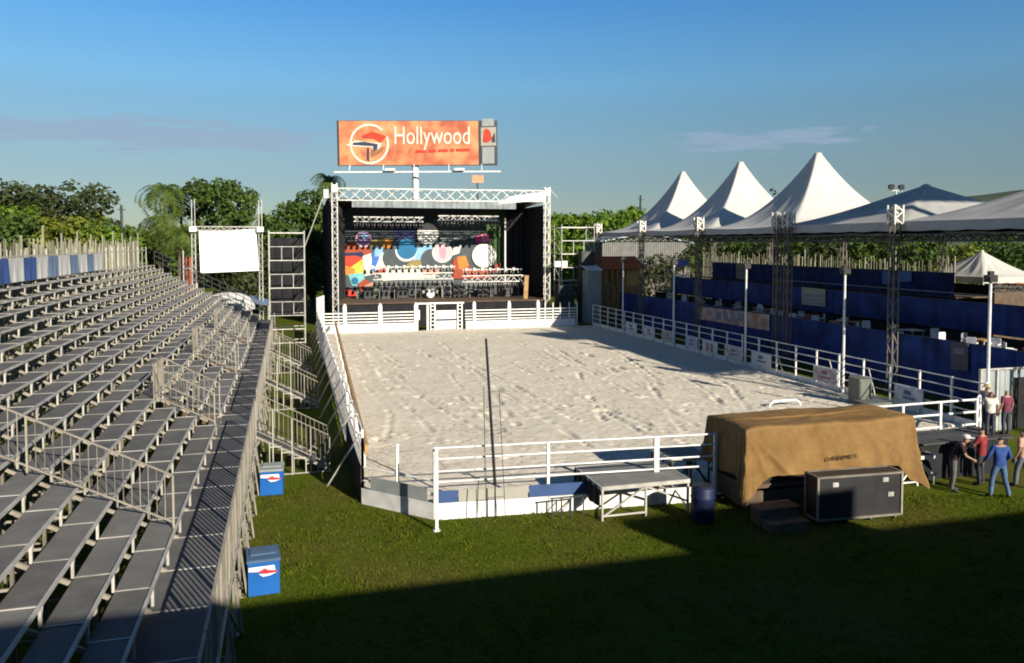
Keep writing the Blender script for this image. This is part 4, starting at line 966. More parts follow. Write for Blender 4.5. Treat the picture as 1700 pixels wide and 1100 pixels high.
# equipment on the stage deck
for i, (px, w_, h_, m) in enumerate([(612, .9, 1.1, M_blackp), (640, .7, .8, M_greybox), (668, 1.1, .9, M_blackp), (760, 1.0, 1.2, M_blackp), (800, .9, .9, M_blackp), (840, .8, 1.3, M_greybox)]):
    x = bpx(px, 70.5); t = thing('amplifier', ['tall black amplifier at the left of the stage', 'small grey amplifier left of the drums', 'wide black amplifier just left of the drums', 'black amplifier just right of the drums', 'low black amplifier on the right half of the stage', 'grey amplifier at the right wing of the stage'][i], 'amplifier', (x, 70.5, 2.02), 'amplifiers on the stage')
    b = MB(); b.span((x-w_/2, 70.2, 2.03), (x+w_/2, 70.8, 2.03+h_)); b.build('cabinet', m, t)
    b = MB(); b.span((x-w_/2+.06, 70.17, 2.1), (x+w_/2-.06, 70.195, 2.0+h_*.8)); b.build('grille', M_dark, t)
t = thing('drum_kit', 'drum kit with pale drums in the middle of the stage', 'drum kit', (bpx(714, 70), 70, 2.02)); x = bpx(714, 70)
b = MB(); b.tube((x, 69.7, 2.42), (x, 70.1, 2.42), .36, 18); b.build('bass_drum', M_whited, t)
for dx_, z in ((-.55, 2.7), (.55, 2.7), (-.2, 3.0), (.22, 3.0)):
    b = MB(); b.lathe((x+dx_, 70.1, z-.25), [(.2, 0), (.2, .28)], 14); b.build('drum', M_galv, t)
for dx_ in (-.8, .8):
    b = MB(); b.lathe((x+dx_, 70.2, 3.3), [(.28, 0), (.05, .03)], 14); b.tube((x+dx_, 70.2, 2.03), (x+dx_, 70.2, 3.3), .02); b.build('cymbal', mat('brass', (.5, .35, .1), .35, .8), t)
for px in (630, 655, 690, 735, 780, 815):
    x = bpx(px, 68.9); t = thing('microphone_stand', 'thin microphone stand near the front of the stage', 'microphone stand', (x, 68.9, 2.02), 'microphone stands on the stage')
    b = MB(); b.tube((x, 68.9, 2.03), (x, 68.9, 3.3), .02); b.bar((x, 68.9, 3.3), (x+.3, 68.6, 3.55), .025); b.build('stand', M_galv, t); b = MB(); b.lathe((x, 68.9, 2.025), [(.16, 0), (.14, .03)], 12); b.build('base', M_dark, t)
t = thing('wooden_post', 'pale wooden post leaning at the right wing of the stage', 'post', (bpx(872, 67), 67, 2.02)); b = MB(); b.bar((bpx(872, 67), 67, 2.03), (bpx(874, 67), 67, 4.1), .38, .2); b.build('post', M_wood, t)
# billboard over the stage
YBB = 86.0
def PP(px, py): p = at_y(px, py, YBB); return (p[0], p[2])
bb = thing('billboard', 'wide orange billboard on a single white pole above the stage', 'billboard', (bpx(693, YBB+.6), YBB+.6, 0))
x0, z1_ = PP(563, 195); x1, z0_ = PP(826, 278)
zt = z1_+.05; zb = z0_
b = MB(); b.span((x0, YBB, zb), (x1, YBB+.25, zt)); b.build('panel', M_dark, bb)
xs_ = PP(796, 240)[0]
M_board = mat('orange_print', (.40, .085, .04), .6, 0, col2=(.66, .29, .12), scale=.6, contrast=.14, detail=9)
b = MB(); b.span((x0+.22, YBB-.03, zb+.05), (xs_, YBB-.002, zt-.05)); pr_ = b.build('orange_print', M_board, bb)
cxr, czr = PP(618, 236); rr = (PP(618, 202)[1]-PP(618, 270)[1])/2
def flat(pts, y, m, name, par): bq = MB(); bq.prism_y(pts, YBB-y-.012, YBB-y); return bq.build(name, m, par)
M_cr = mat('print_cream', (.66, .60, .50), .6); M_ink = mat('print_ink', (.035, .04, .06), .6); M_redp = mat('print_red', (.36, .075, .055), .6)
bq = MB(); n = 48
for k in range(n):
    a0, a1 = 2*math.pi*k/n, 2*math.pi*(k+1)/n
    if 18 <= k*360/n < 40: continue
    ro, ri = rr, rr*.9
    bq.prism_y([(cxr+ro*.97*math.cos(a0), czr+ro*math.sin(a0)), (cxr+ro*.97*math.cos(a1), czr+ro*math.sin(a1)), (cxr+ri*.97*math.cos(a1), czr+ri*math.sin(a1)), (cxr+ri*.97*math.cos(a0), czr+ri*math.sin(a0))], YBB-.06, YBB-.04)
bq.build('emblem_ring', M_cr, pr_)
Q = lambda L_: [PP(560+a*280/1700, 180+c*130/789) for a, c in L_]
flat(Q([(110, 345), (210, 300), (480, 340), (450, 400), (390, 420), (380, 375), (190, 360)]), .07, M_cr, 'emblem_wing', pr_)
flat(Q([(190, 320), (300, 315), (440, 345), (430, 400), (395, 415), (390, 365), (180, 345)]), .09, M_ink, 'emblem_band', pr_)
flat(Q([(280, 255), (380, 215), (480, 250), (530, 270), (470, 330), (400, 290), (300, 275)]), .07, M_redp, 'emblem_wing', pr_)
flat(Q([(330, 380), (350, 380), (350, 520), (325, 500)]), .07, M_ink, 'emblem_band', pr_); flat(Q([(370, 400), (520, 370), (470, 430), (370, 480)]), .07, mat('print_brown', (.3, .12, .05), .6), 'emblem_wing', pr_)
cx_, _ = PP(722, 240); _, bz = PP(722, 240); hcap = PP(700, 209)[1]-PP(700, 240)[1]
M = Matrix.Translation(Vector((cx_-bb.location.x, YBB-.05-bb.location.y, bz))) @ Matrix.Rotation(R(90), 4, 'X')
tw = text_mesh('Hollywood', hcap*1.38, 'lettering', M_cr, pr_, M, .02, 1.0)
wd = tw.dimensions.x if tw.dimensions.x > 0 else 1
want = PP(782, 240)[0]-PP(660, 240)[0]; cen = cx_-bb.location.x
vs = np.array([v.co[:] for v in tw.data.vertices]); kx = want/(vs[:, 0].max()-vs[:, 0].min())
for v in tw.data.vertices: v.co.x = cen+(v.co.x-(vs[:, 0].max()+vs[:, 0].min())/2)*kx
for k, (a, c) in enumerate(((694, 712), (715, 728), (731, 747), (750, 757), (760, 782))):
    flat([PP(a, 249), PP(c, 249), PP(c, 254), PP(a, 254)], .04, M_redp, 'small_lettering', pr_)
b = MB(); b.span((PP(800, 240)[0], YBB-.03, zb+.05), (x1-.05, YBB-.002, zt-.05)); ws = b.build('warning_strip', mat('strip_dark', (.05, .05, .065), .6), bb)
for (ya_, yb_, m, nm) in ((202, 214, M_greyb, 'text_block'), (216, 246, M_beige, 'picture'), (248, 275, M_greyb, 'text_block')):
    a, c = (802, 821) if nm != 'picture' else (800, 824); flat([PP(a, yb_), PP(c, yb_), PP(c, ya_), PP(a, ya_)], .035, m, nm, ws)
flat([PP(803, 240), PP(811, 241), PP(818, 236), PP(815, 222), PP(808, 217), PP(804, 222)], .055, M_redp, 'picture', ws); flat([PP(817, 241), PP(823, 241), PP(822, 224), PP(817, 234)], .055, M_ink, 'picture', ws)
zc = PP(693, 286)[1]; bb.rotation_euler = (0, R(-.6), R(-12))
b = MB(); b.bar((x0-.3, YBB-.8, zc), (x1+.3, YBB-.8, zc), .12, .16)
for px in (587, 643, 693, 749, 801): b.bar((bpx(px, YBB), YBB-.8, zc), (bpx(px, YBB), YBB+.1, zb+.1), .09); b.bar((bpx(px, YBB), YBB-.85, zc), (bpx(px, YBB), YBB-.05, zc+.9), .06)
b.build('service_rail', M_white, bb)
for px in (655, 766):
    bq = MB(); bq.box((bpx(px, YBB), YBB-1.1, zc+.22), (1.1, .4, .26)); bq.build('floodlight', M_white, bb)
b = MB(); b.tube((bpx(693, YBB+.6), YBB+.6, 0), (bpx(693, YBB+.6), YBB+.6, zt-.3), .36, 16); b.build('pole', M_white, bb)
xo, zo = at_y(793, 297, 80)[[0, 2]]
t = thing('small_sign', 'small orange sign between the billboard and stage truss', 'sign', (xo, 80, 0)); b = MB(); b.span((xo-.62, 79.95, zo-.38), (xo+.62, 80, zo+.38)); b.build('board', mat('small_sign_orange', (.62, .25, .12), .6, 0, .2, 2), t); b = MB(); b.tube((xo, 80.1, 0), (xo, 80.1, zo), .09); b.build('pole', M_dark, t)

# ================================================================== SCAFFOLD TOWERS, SCREEN
def scaffold(label, x0, x1, y0, y1, zt, lev, m, cloth=None, extra=True):
    t = thing('scaffold_tower', label, 'scaffold', ((x0+x1)/2, (y0+y1)/2, 0))
    for x in (x0, x1):
        for y in (y0, y1):
            b = MB(); b.tube((x, y, 0), (x, y, zt+.15), .04, 8); b.build('standard', m, t)
    z = lev; k = 0; b = MB()
    while z <= zt+.01:
        for y in (y0, y1): b.bar((x0, y, z), (x1, y, z), .055)
        for x in (x0, x1): b.bar((x, y0, z), (x, y1, z), .055)
        if extra and k % 2 == 0 and z+lev <= zt:
            for f in (.36, .68): b.bar((x0+(x1-x0)*f, y0, z), (x0+(x1-x0)*f, y0, z+lev), .04)
        z += lev; k += 1
    b.build('ledger', m, t)
    b = MB(); z = lev; k = 0
    while z+lev <= zt+.01: b.bar((x0, y1 if k % 2 else y0, z), (x0, y0 if k % 2 else y1, z+lev), .04); b.bar((x1, y0, z), (x1, y1, z+lev), .04); z += lev; k += 1
    b.build('brace', m, t)
    if cloth: curtain(x0+.1, y1-.12, x1-.1, y1-.12, cloth, zt-.3, M_black, 'black_cloth', .04, t)
    return t
scaffold('tall scaffold tower with black cloth between bleachers and arena', -1.12, .98, 50, 51.8, 7.62, .847, M_galv, 2.6)
scaffold('white scaffold tower right of the stage', 23.5, 26.6, 66, 68, 8.5, 1.2, M_truss)
xq0, xq1 = bpx(962, 65), bpx(988, 65)
t = thing('speaker_stack', 'tall black speaker stack before the right scaffold tower', 'speaker', ((xq0+xq1)/2, 65.3, 0))
zs = [0, 1.5, 2.7, 3.9, 5.1, 6.3]
for i in range(5):
    b = MB(); b.span((xq0+.04*i, 64.9, zs[i]), (xq1-.03*i, 65.8, zs[i+1]-.02)); b.build('cabinet', M_blackp, t); 
    b = MB(); b.span((xq0+.1+.04*i, 64.87, zs[i]+.1), (xq1-.1-.03*i, 64.895, zs[i+1]-.14)); b.build('grille', M_dark, t)
xq = bpx(940, 65)
t = thing('speaker_stack', 'low dark speaker stack beside the right stage tower', 'speaker', (xq, 65.3, 0))
for i in range(3):
    b = MB(); b.span((xq-.75, 64.9, i*1.1), (xq+.75, 65.8, i*1.1+1.08)); b.build('cabinet', M_blackp, t); b = MB(); b.span((xq-.65, 64.87, i*1.1+.1), (xq+.65, 64.895, i*1.1+.98)); b.build('grille', M_dark, t)
for px, py in ((928, 438),):
    x = bpx(px, 64.5); z = zpx(px, py, 64.5); t = thing('white_fixture', 'small white light fixture on a stand right of the stage', 'light', (x, 64.5, 0)); b = MB(); b.box((x-.2, 64.5, z), (.55, .4, .5)); b.box((x+.45, 64.5, z), (.5, .4, .55)); b.build('lamp', M_white, t); b = MB(); b.tube((x, 64.5, 0), (x, 64.5, z), .04); b.build('stand', M_dark, t)
# projection screen
YC = 64.0
t = thing('projection_screen', 'blank white projection screen hung in a metal frame beyond the bleachers', 'screen', (bpx(380, YC), YC, 0))
P4 = [at_y(330, 384, YC), at_y(425, 380, YC), at_y(430, 449, YC), at_y(333, 453, YC)]
b = MB(); b.add([tuple(p) for p in P4]+[(p[0], p[1]+.05, p[2]) for p in P4], [(0, 1, 2, 3), (7, 6, 5, 4), (0, 4, 5, 1), (1, 5, 6, 2), (2, 6, 7, 3), (3, 7, 4, 0)]); b.build('screen_sheet', M_screen, t)
for px in (323, 434):
    x = bpx(px, YC); b = MB(); b.truss((x, YC+.1, 0), (x, YC+.1, 8.0), .26, .5, .02, br=.012); b.bar((x-.1, YC+.1, 8), (x-.1, YC+.1, 10.3), .05); b.bar((x+.12, YC+.1, 8), (x+.12, YC+.1, 10.35), .05); b.build('post', M_galv, t)
    b = MB(); b.box((x, YC-.1, 8.05), (.5, .5, .4)); b.build('sleeve', M_white, t)
b = MB(); b.truss((bpx(323, YC), YC+.1, 8.1), (bpx(434, YC), YC+.1, 8.1), .3, .5, .025); b.build('cross_beam', M_truss, t)
# red brown shed and white bundle beyond the bleachers
x0_, x1_ = bpx(306, 66), bpx(328, 66)
t = thing('toilet_booth', 'red brown booth standing left of the white screen', 'booth', ((x0_+x1_)/2, 66.5, 0)); b = MB(); b.span((x0_, 66, 0), (x1_, 67.4, 5.9)); b.build('body', M_red, t); b = MB(); b.span((x0_-.03, 65.95, 4.95), (x1_+.03, 65.99, 5.05)); b.bar((x0_, 65.9, 0), (x0_, 65.9, 6.4), .09); b.bar((x1_, 65.9, 0), (x1_, 65.9, 6.2), .09); b.build('frame', M_galv, t)
x = bpx(383, 64); 
t = thing('white_canopy', 'domed white canopy just beyond the far end of the bleachers', 'canopy', (x-.1, 63.2, 0))
V = []; nu, nv = 28, 10
for j in range(nv+1):
    f = j/nv
    for i in range(nu):
        a = 2*math.pi*i/nu; rr_ = 1.9*(math.sin(f*math.pi/2)**.8)*(1+.05*math.sin(a*7+f*3)); V.append((math.cos(a)*rr_, math.sin(a)*rr_*.7, 3.25-1.35*(1-math.cos(f*math.pi/2))*(1+.05*math.sin(a*5))))
Fs = [(j*nu+i, j*nu+(i+1) % nu, (j+1)*nu+(i+1) % nu, (j+1)*nu+i) for j in range(nv) for i in range(nu)]
npobj('cloth', np.array(V), np.array(Fs), M_panelw, t, True)
b = MB()
for sx_ in (-1.6, 1.6):
    for sy in (-.9, .9): b.tube((x-.1+sx_, 63.2+sy, 0), (x-.1+sx_, 63.2+sy, 2.2), .04)
b.build('leg', M_galv, t)
xp = bpx(424, 62)
t = thing('blue_tarp', 'blue tarp roof right of the domed white canopy', 'tarp', (xp, 63.6, 0)); b = MB(); b.add([(xp-.6, 63, 2.55), (xp+1.0, 63, 2.2), (xp+1.0, 65, 2.5), (xp-.6, 65, 2.9), (xp-.6, 63, 2.5), (xp+1.0, 63, 2.15), (xp+1.0, 65, 2.45), (xp-.6, 65, 2.85)], [(0, 1, 2, 3), (7, 6, 5, 4), (0, 4, 5, 1), (1, 5, 6, 2), (2, 6, 7, 3), (3, 7, 4, 0)]); b.build('cloth', M_panelf, t)
b = MB(); b.bar((xp+.9, 63.1, 0), (xp+.9, 63.1, 2.2), .06); b.bar((xp-.5, 63.1, 0), (xp-.5, 63.1, 2.5), .06); b.bar((xp+.9, 64.9, 0), (xp+.9, 64.9, 2.4), .06); b.build('leg', M_galv, t)
# utility poles
for px, Y, py, lab in ((205, 110, 340, 'dark utility pole on the left skyline'), (1062, 112, 324, 'dark utility pole left of the first tent peak')):
    x = bpx(px, Y); z = zpx(px, py, Y); t = thing('utility_pole', lab, 'utility pole', (x, Y, 0)); b = MB(); b.tube((x, Y, 0), (x, Y, z), .2, 8, .16); b.build('pole', M_dark, t); b = MB(); b.bar((x-.5, Y, z-.6), (x+.5, Y, z-.6), .12); b.build('crossarm', M_dark, t)
YF = 62; xf = bpx(1483, YF)
t = thing('floodlight_pole', 'pole with two floodlights rising behind the low tents', 'floodlight', (xf, YF, 0)); z = zpx(1483, 316, YF); b = MB(); b.tube((xf, YF, 0), (xf, YF, z), .1); b.bar((xf-.75, YF, z), (xf+.75, YF, z), .08); b.build('pole', M_galv, t)
for s in (-.6, .55):
    b = MB(); b.tube((xf+s, YF-.2, z+.3), (xf+s, YF+.15, z+.38), .3, 12, .2); b.bar((xf+s, YF, z), (xf+s, YF, z+.3), .06); b.build('lamp', M_dark, t)

# ================================================================== TENTS
TX0, TX1 = 27.3, 38.7
def tent(label, y0, y1, hp, k, m, zeave=8.0, x0=TX0, x1=TX1, group='large white tents over the terraces', name='peaked_tent', top=.22, valance=.42, vm=None):
    cx, cy = (x0+x1)/2, (y0+y1)/2; t = thing(name, label, 'tent', (cx, cy, 0), group)
    V = []; n = 24; nr = 20; NP = 4*n
    def per(i):
        kk = i//n; f = (i % n)/n; P = [(x0, y0), (x1, y0), (x1, y1), (x0, y1)]; a = P[kk]; c = P[(kk+1) % 4]; return a[0]+(c[0]-a[0])*f, a[1]+(c[1]-a[1])*f, f
    for j in range(nr+1):
        s = j/nr
        for i in range(NP):
            x, y, f = per(i); ang = math.atan2(y-cy, x-cx); tx, ty = cx+top*math.cos(ang), cy+top*math.sin(ang)
            dip = .28*math.sin(math.pi*f)*s*s if k > 1.5 else .05*math.sin(math.pi*f)*s
            fx = tx+(x-tx)*s; fy = ty+(y-ty)*s; V.append((fx, fy, zeave+hp*(1-s)**k-dip*(.4)-.10*abs(math.sin(6*ang))*s*(1-s)*2+.03*math.sin(ang*23+s*7)*s*(1-s)*2))
    b0 = len(V)
    for i in range(NP):
        x, y, f = per(i); V.append((x, y, zeave-valance-(.05*abs(math.sin(i*.65)))))
    V.append((cx, cy, zeave+hp+.02))
    Fs = [(j*NP+i, j*NP+(i+1) % NP, (j+1)*NP+(i+1) % NP, (j+1)*NP+i) for j in range(nr) for i in range(NP)]
    me = npobj('canopy', np.array(V[:(nr+1)*NP])-np.array(t.location), np.array(Fs), m, t, True)
    b = MB()
    for i in range(NP): b.add([V[nr*NP+i], V[nr*NP+(i+1) % NP], V[b0+(i+1) % NP], V[b0+i]], [(0, 1, 2, 3)])
    if valance: b.build('valance', vm or M_valance, t)
    b = MB(); b.lathe((cx, cy, zeave+hp-.12), [(top+.03, 0), (top+.02, .16), (.05, .24)], 16); b.build('cap', m, t)
    b = MB(); b.truss((x0+.05, y0+.1, zeave-.75), (x0+.05, y1-.1, zeave-.75), .3, .6, .03, br=.02); b.truss((x0+.1, y0+.05, zeave-.75), (x1-.1, y0+.05, zeave-.75), .3, .6, .03, br=.02); b.truss((x1, y0+.1, zeave-.75), (x1, y1-.1, zeave-.75), .3, .6, .03, br=.02); b.build('eave_truss', M_dark, t)
    return t
tent('farthest white peaked tent next to the stage', 57, 66, 5.1, 2.05, M_membrane)
tent('middle white peaked tent of the three peaked tents', 48, 57, 5.05, 2.05, M_membrane)
tent('nearest and tallest looking white peaked tent', 39, 48, 4.75, 2.05, M_membrane)
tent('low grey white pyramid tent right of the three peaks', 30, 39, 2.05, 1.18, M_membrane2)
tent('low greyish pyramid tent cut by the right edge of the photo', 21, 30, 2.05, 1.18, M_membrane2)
tp = None
for X, ys in ((TX0, (66, 57, 48, 39, 38.0, 30, 21)), (TX1, (66, 57, 48, 39, 30, 21))):
    for y in ys:
        lab = 'square truss post at the front edge of the tents' if X == TX0 else 'square truss post at the back edge of the tents'; grp = 'truss posts at the front of the tents' if X == TX0 else 'truss posts at the back of the tents'
        if tp is None:
            tp = t = thing('truss_post', lab, 'truss post', (X, y, 0), grp, local=True)
            b = MB(); b.truss((0, 0, 0), (0, 0, 8.5), .30, .55, .024, br=.014); b.build('mast', mat('truss_weathered', (.13, .115, .095), .6, .3, .3, 1.0), t)
            b = MB(); b.truss((0, 0, 7.85), (0, 0, 8.75), .46, .3, .035, br=.03); b.box((0, 0, 8.3), (.22, .22, .8)); b.build('sleeve', M_truss, t); b = MB(); b.box((0, 0, .03), (.6, .6, .06)); b.build('base_plate', M_dark, t)
        else: t = copy_tree(tp); t.location = (X-.05 if X == TX0 else X, y, 0); t['label'] = lab; t['group'] = grp
        if X == TX0: t.location.x = X-.3
# ================================================================== BLUE TERRACES
te = thing('terrace_stand', 'three tier spectator stand fronted with dark blue cloth under the tents', 'stand', (32, 44, 0))
TY0, TY1 = 20.5, 64.5
for (xf_, xb_, zfl, z0c, z1c) in ((28.5, 31.9, 1.85, .0, 2.6), (32.0, 35.9, 2.75, 2.70, 4.12), (36.0, 38.4, 3.95, 3.95, 5.3)):
    ys_ = TY0 if xf_ < 35 else 35.4
    b = MB(); b.span((xf_+.05, ys_, zfl-.08), (xb_, TY1, zfl)); b.build('deck', M_wood_dark, te)
    curtain(xf_, ys_, xf_, TY1 if xf_ < 30 else TY1-3, z0c, z1c, M_bluecloth, 'front_cloth', .06, te, n=190)
    b = MB(); b.bar((xf_+.06, ys_, z1c), (xf_+.06, TY1 if xf_ < 30 else TY1-3, z1c), .05); b.build('top_rail', M_dark, te)
    b = MB()
    for k in range(15):
        if TY0+k*3.1 >= ys_-.1: b.bar((xf_+.1, TY0+k*3.1, 0), (xf_+.1, TY0+k*3.1, z1c+.02), .07)
    b.build('front_post', M_dark, te)
curtain(38.5, 35.4, 38.5, TY1-3, 0, 4.6, M_black, 'back_cloth', .05, te, n=120)
curtain(31.95, TY0, 31.95, TY1, 0, 2.6, M_black, 'back_cloth', .03, te, n=120)
curtain(35.95, 35.4, 35.95, TY1-3, 1.4, 3.9, M_black, 'back_cloth', .03, te, n=120)
b = MB(); b.bar((35.85, 33, 4.2), (35.85, 52, 4.2), .03); b.build('pale_rail', M_white, te)
# cloths and signs on the terraces
def hang(name, lab, cat, X, pxs, pys, m, grp=None, th=.03, sub=None):
    pl = [at_x(pxs[0], pys[0], X), at_x(pxs[1], pys[1], X), at_x(pxs[1], pys[3], X), at_x(pxs[0], pys[2], X)]
    t = thing(name, lab, cat, tuple(pl[3]), grp); b = MB(); b.add([tuple(p) for p in pl]+[(p[0]+th, p[1], p[2]) for p in pl], [(0, 3, 2, 1), (4, 5, 6, 7), (0, 1, 5, 4), (1, 2, 6, 5), (2, 3, 7, 6), (3, 0, 4, 7)]); b.build('sheet', m, t)
    if sub:
        b = MB()
        for (u0, u1, v0, v1) in sub:
            q = []
            for (u, v) in ((u0, v0), (u1, v0), (u1, v1), (u0, v1)):
                p = (pl[0]*(1-u)+pl[1]*u)*(1-v)+(pl[3]*(1-u)+pl[2]*u)*v; q.append((p[0]-.01, p[1], p[2]))
            b.add(q, [(0, 1, 2, 3)])
        b.build('print', sub_m, t)
    return t
sub_m = mat('sign_ink', (.22, .24, .27), .7)
M_oban = mat('orange_grey_banner', (.42, .19, .10), .7, 0, col2=(.50, .44, .40), scale=1.2, contrast=.08)
hang('banner', 'long orange and white banner on the lowest blue terrace front', 'banner', 28.40, (1159, 1277), (508, 522, 529, 549), M_oban, sub=((.28, .36, .2, .8), (.40, .46, .15, .75), (.5, .56, .2, .8), (.6, .68, .1, .7)))
hang('sign', 'pale sign with printed lines on the second blue terrace front', 'sign', 31.9, (1331, 1370), (476, 480, 505, 509), M_beige, sub=((.1, .9, .35, .5), (.1, .9, .65, .72), (.1, .9, .82, .9)))
hang('sign', 'dim grey sign on the top blue terrace behind the middle lamp post', 'sign', 35.9, (1222, 1243), (437, 440, 462, 465), M_greyb, sub=((.15, .85, .3, .5),))
hang('cloth', 'bright blue cloth hung left of the truss post on the top terrace', 'cloth', 35.88, (1465, 1479), (450, 450, 471, 471), M_lightblue)
hang('cloth', 'bright blue cloth hung right of the truss post on the top terrace', 'cloth', 35.88, (1490, 1513), (450, 450, 468, 467), M_lightblue)
hang('cloth', 'vivid blue cloth at the far left end of the terraces', 'cloth', 35.88, (1124, 1142), (430, 432, 444, 440), M_lightblue)
hang('sign', 'small white plate near the far end of the terraces', 'sign', 31.8, (1127, 1139), (455, 456, 460, 461), M_white)
hang('sign', 'dim printed poster low on the nearest blue front', 'poster', 28.40, (1578, 1607), (568, 570, 612, 616), mat('dim_poster', (.08, .10, .15), .7, 0, col2=(.13, .10, .10), scale=3), sub=((.2, .8, .2, .4),))
# chairs and tables on the first terrace
ch = None
def place_chair(x, y, z, rz, white, lab, grp):
    global ch
    if ch is None:
        ch = t = thing('plastic_chair', lab, 'chair', (0, 0, 0), grp, local=True)
        b = MB(); b.box((0, 0, .44), (.44, .44, .04)); b.build('seat', M_white, t)
        b = MB(); b.box((0, .21, .68), (.42, .03, .40)); b.box((0, .2, .9), (.36, .03, .04)); b.build('backrest', M_white, t)
        for sx_ in (-.19, .19):
            for sy in (-.19, .19):
                b = MB(); b.bar((sx_, sy, 0), (sx_, sy, .43), .04); b.build('leg', M_white, t)
            b = MB(); b.bar((sx_, -.2, .64), (sx_, .2, .66), .05); b.build('armrest', M_white, t)
    else: t = copy_tree(ch); t['label'] = lab; t['group'] = grp
    t.location = (x, y, z); t.rotation_euler = (0, 0, rz)
rr2 = random.Random(12)
for k in range(22):
    y = 22+k*1.05+rr2.uniform(-.2, .2)
    place_chair(29.4+rr2.uniform(-.2, .5)+(k % 2)*.9, y, 1.85, rr2.uniform(0, 6.28), True, 'white plastic chair on the lowest terrace behind the blue cloth', 'plastic chairs on the lowest terrace')
for k in range(12):
    place_chair(30.6+(k % 2)*.6, 46+k*1.3, 1.85, rr2.uniform(0, 6.28), True, 'white plastic chair at the far end of the lowest terrace', 'plastic chairs at the far end of the lowest terrace')
for k in range(6):
    y = 24+k*4.2; x = 30.4; t = thing('folding_table', 'small table among the chairs on the lowest terrace', 'table', (x, y, 1.85), 'tables on the lowest terrace')
    b = MB(); b.box((x, y, 2.6), (.8, .8, .04)); b.build('table_top', (M_whited, M_wood)[k % 2], t)
    for sx_ in (-.33, .33):
        for sy in (-.33, .33):
            b = MB(); b.bar((x+sx_, y+sy, 1.86), (x+sx_, y+sy, 2.58), .04); b.build('leg', M_galv, t)
for i, (px, py, Y, m, lab) in enumerate([(1380, 545, 36.5, M_wood, 'brown cardboard box on the lowest terrace'), (1641, 552, 24.6, M_redp, 'red crate on the lowest terrace near the corrugated wall'), (1350, 517, 40, M_red, 'dark red crate on the lowest terrace below the pale sign')]):
    x = bpx(px, Y); x = max(x, 29.2); t = thing('crate', lab, 'crate', (x, Y, 1.85)); b = MB(); b.span((x-.35, Y-.3, 1.86), (x+.35, Y+.3, 2.65)); b.span((x-.37, Y-.32, 2.65), (x+.37, Y+.32, 2.7)); b.build('box', m, t)

# small white pavilion behind the terraces on the right
xa = 39.3; xb_ = 43.7
t = tent('small white pyramid pavilion at the right beyond the terraces', 36.6, 41, 1.45, 1.2, M_membrane, 5.0, xa, xb_, None, 'pavilion', .1, .35, M_membrane)
for x in (xa+.1, xb_-.1):
    for y in (36.7, 40.9):
        b = MB(); b.tube((x, y, 0), (x, y, 5), .06); b.build('post', M_white, t)
xk0, xk1 = bpx(1560, 40.4), bpx(1590, 40.4)
t = thing('white_counter', 'white serving counter under the small pavilion', 'counter', ((xk0+xk1)/2, 40.3, 0)); b = MB(); b.span((xk0, 39.9, 0), (xk1, 40.7, 4.5)); b.build('body', M_white, t); b = MB(); b.span((xk0-.1, 39.8, 4.5), (xk1+.1, 40.8, 4.58)); b.build('top', M_whited, t)
xk = bpx(1690, 44.5); t = thing('brown_stall', 'brown boarded stall in the shade of the small pavilion', 'stall', (xk, 44.5, 0)); b = MB(); b.span((xk-2.6, 44.1, 0), (xk+6, 45.5, 4.6)); b.build('body', M_wood_dark, t); b = MB(); b.span((xk-.8, 44.0, 3.9), (xk+1.0, 44.08, 4.5)); b.build('sign_board', M_red, t)
# bar hut with orange roof, far left end of the terraces
YH = 66.5
def HX(px): return bpx(px, YH)
t = thing('bar_hut', 'small yellow bar hut with an orange roof at the far end of the terraces', 'hut', (HX(1035), YH+1, 0))
b = MB(); b.span((HX(1042), YH+.4, 0), (HX(1064), YH+3, 4.7)); b.span((HX(1012), YH+2.8, 0), (HX(1042), YH+3, 4.7)); b.build('wall', M_yellow, t)
b = MB(); b.add([(HX(998), YH-.6, 4.62), (HX(1070), YH-.6, 4.62), (HX(1066), YH+1.6, 5.75), (HX(1003), YH+1.6, 5.75), (HX(998), YH+3.6, 4.62), (HX(1070), YH+3.6, 4.62)], [(0, 1, 2, 3), (3, 2, 5, 4), (0, 3, 4), (1, 5, 2), (0, 4, 5, 1)]); b.build('roof', M_orange, t)
for px in (1004, 1014, 1023, 1033):
    b = MB(); b.bar((HX(px), YH-.3, 0), (HX(px), YH-.3, 4.6), .16); b.build('post', M_wood, t)
b = MB(); b.span((HX(1002), YH-.2, 0), (HX(1064), YH+.1, 3.1)); b.build('counter', M_wood, t)
xg0, xg1 = bpx(976, 63.5), bpx(999, 63.5)
t = thing('white_booth', 'white booth panel left of the orange roofed hut', 'booth', ((xg0+xg1)/2, 64, 0)); b = MB(); b.span((xg0, 63.6, 0), (xg1, 65, 4.58)); b.build('body', M_greyb, t); b = MB(); b.add([(xg0-.1, 63.5, 4.6), (xg1+.1, 63.5, 4.6), (xg1+.1, 65.1, 5.0), (xg0-.1, 65.1, 5.0), (xg0-.1, 63.5, 4.66), (xg1+.1, 63.5, 4.66), (xg1+.1, 65.1, 5.06), (xg0-.1, 65.1, 5.06)], [(3, 2, 1, 0), (4, 5, 6, 7), (0, 1, 5, 4), (1, 2, 6, 5), (2, 3, 7, 6), (3, 0, 4, 7)]); b.build('roof', M_white, t)
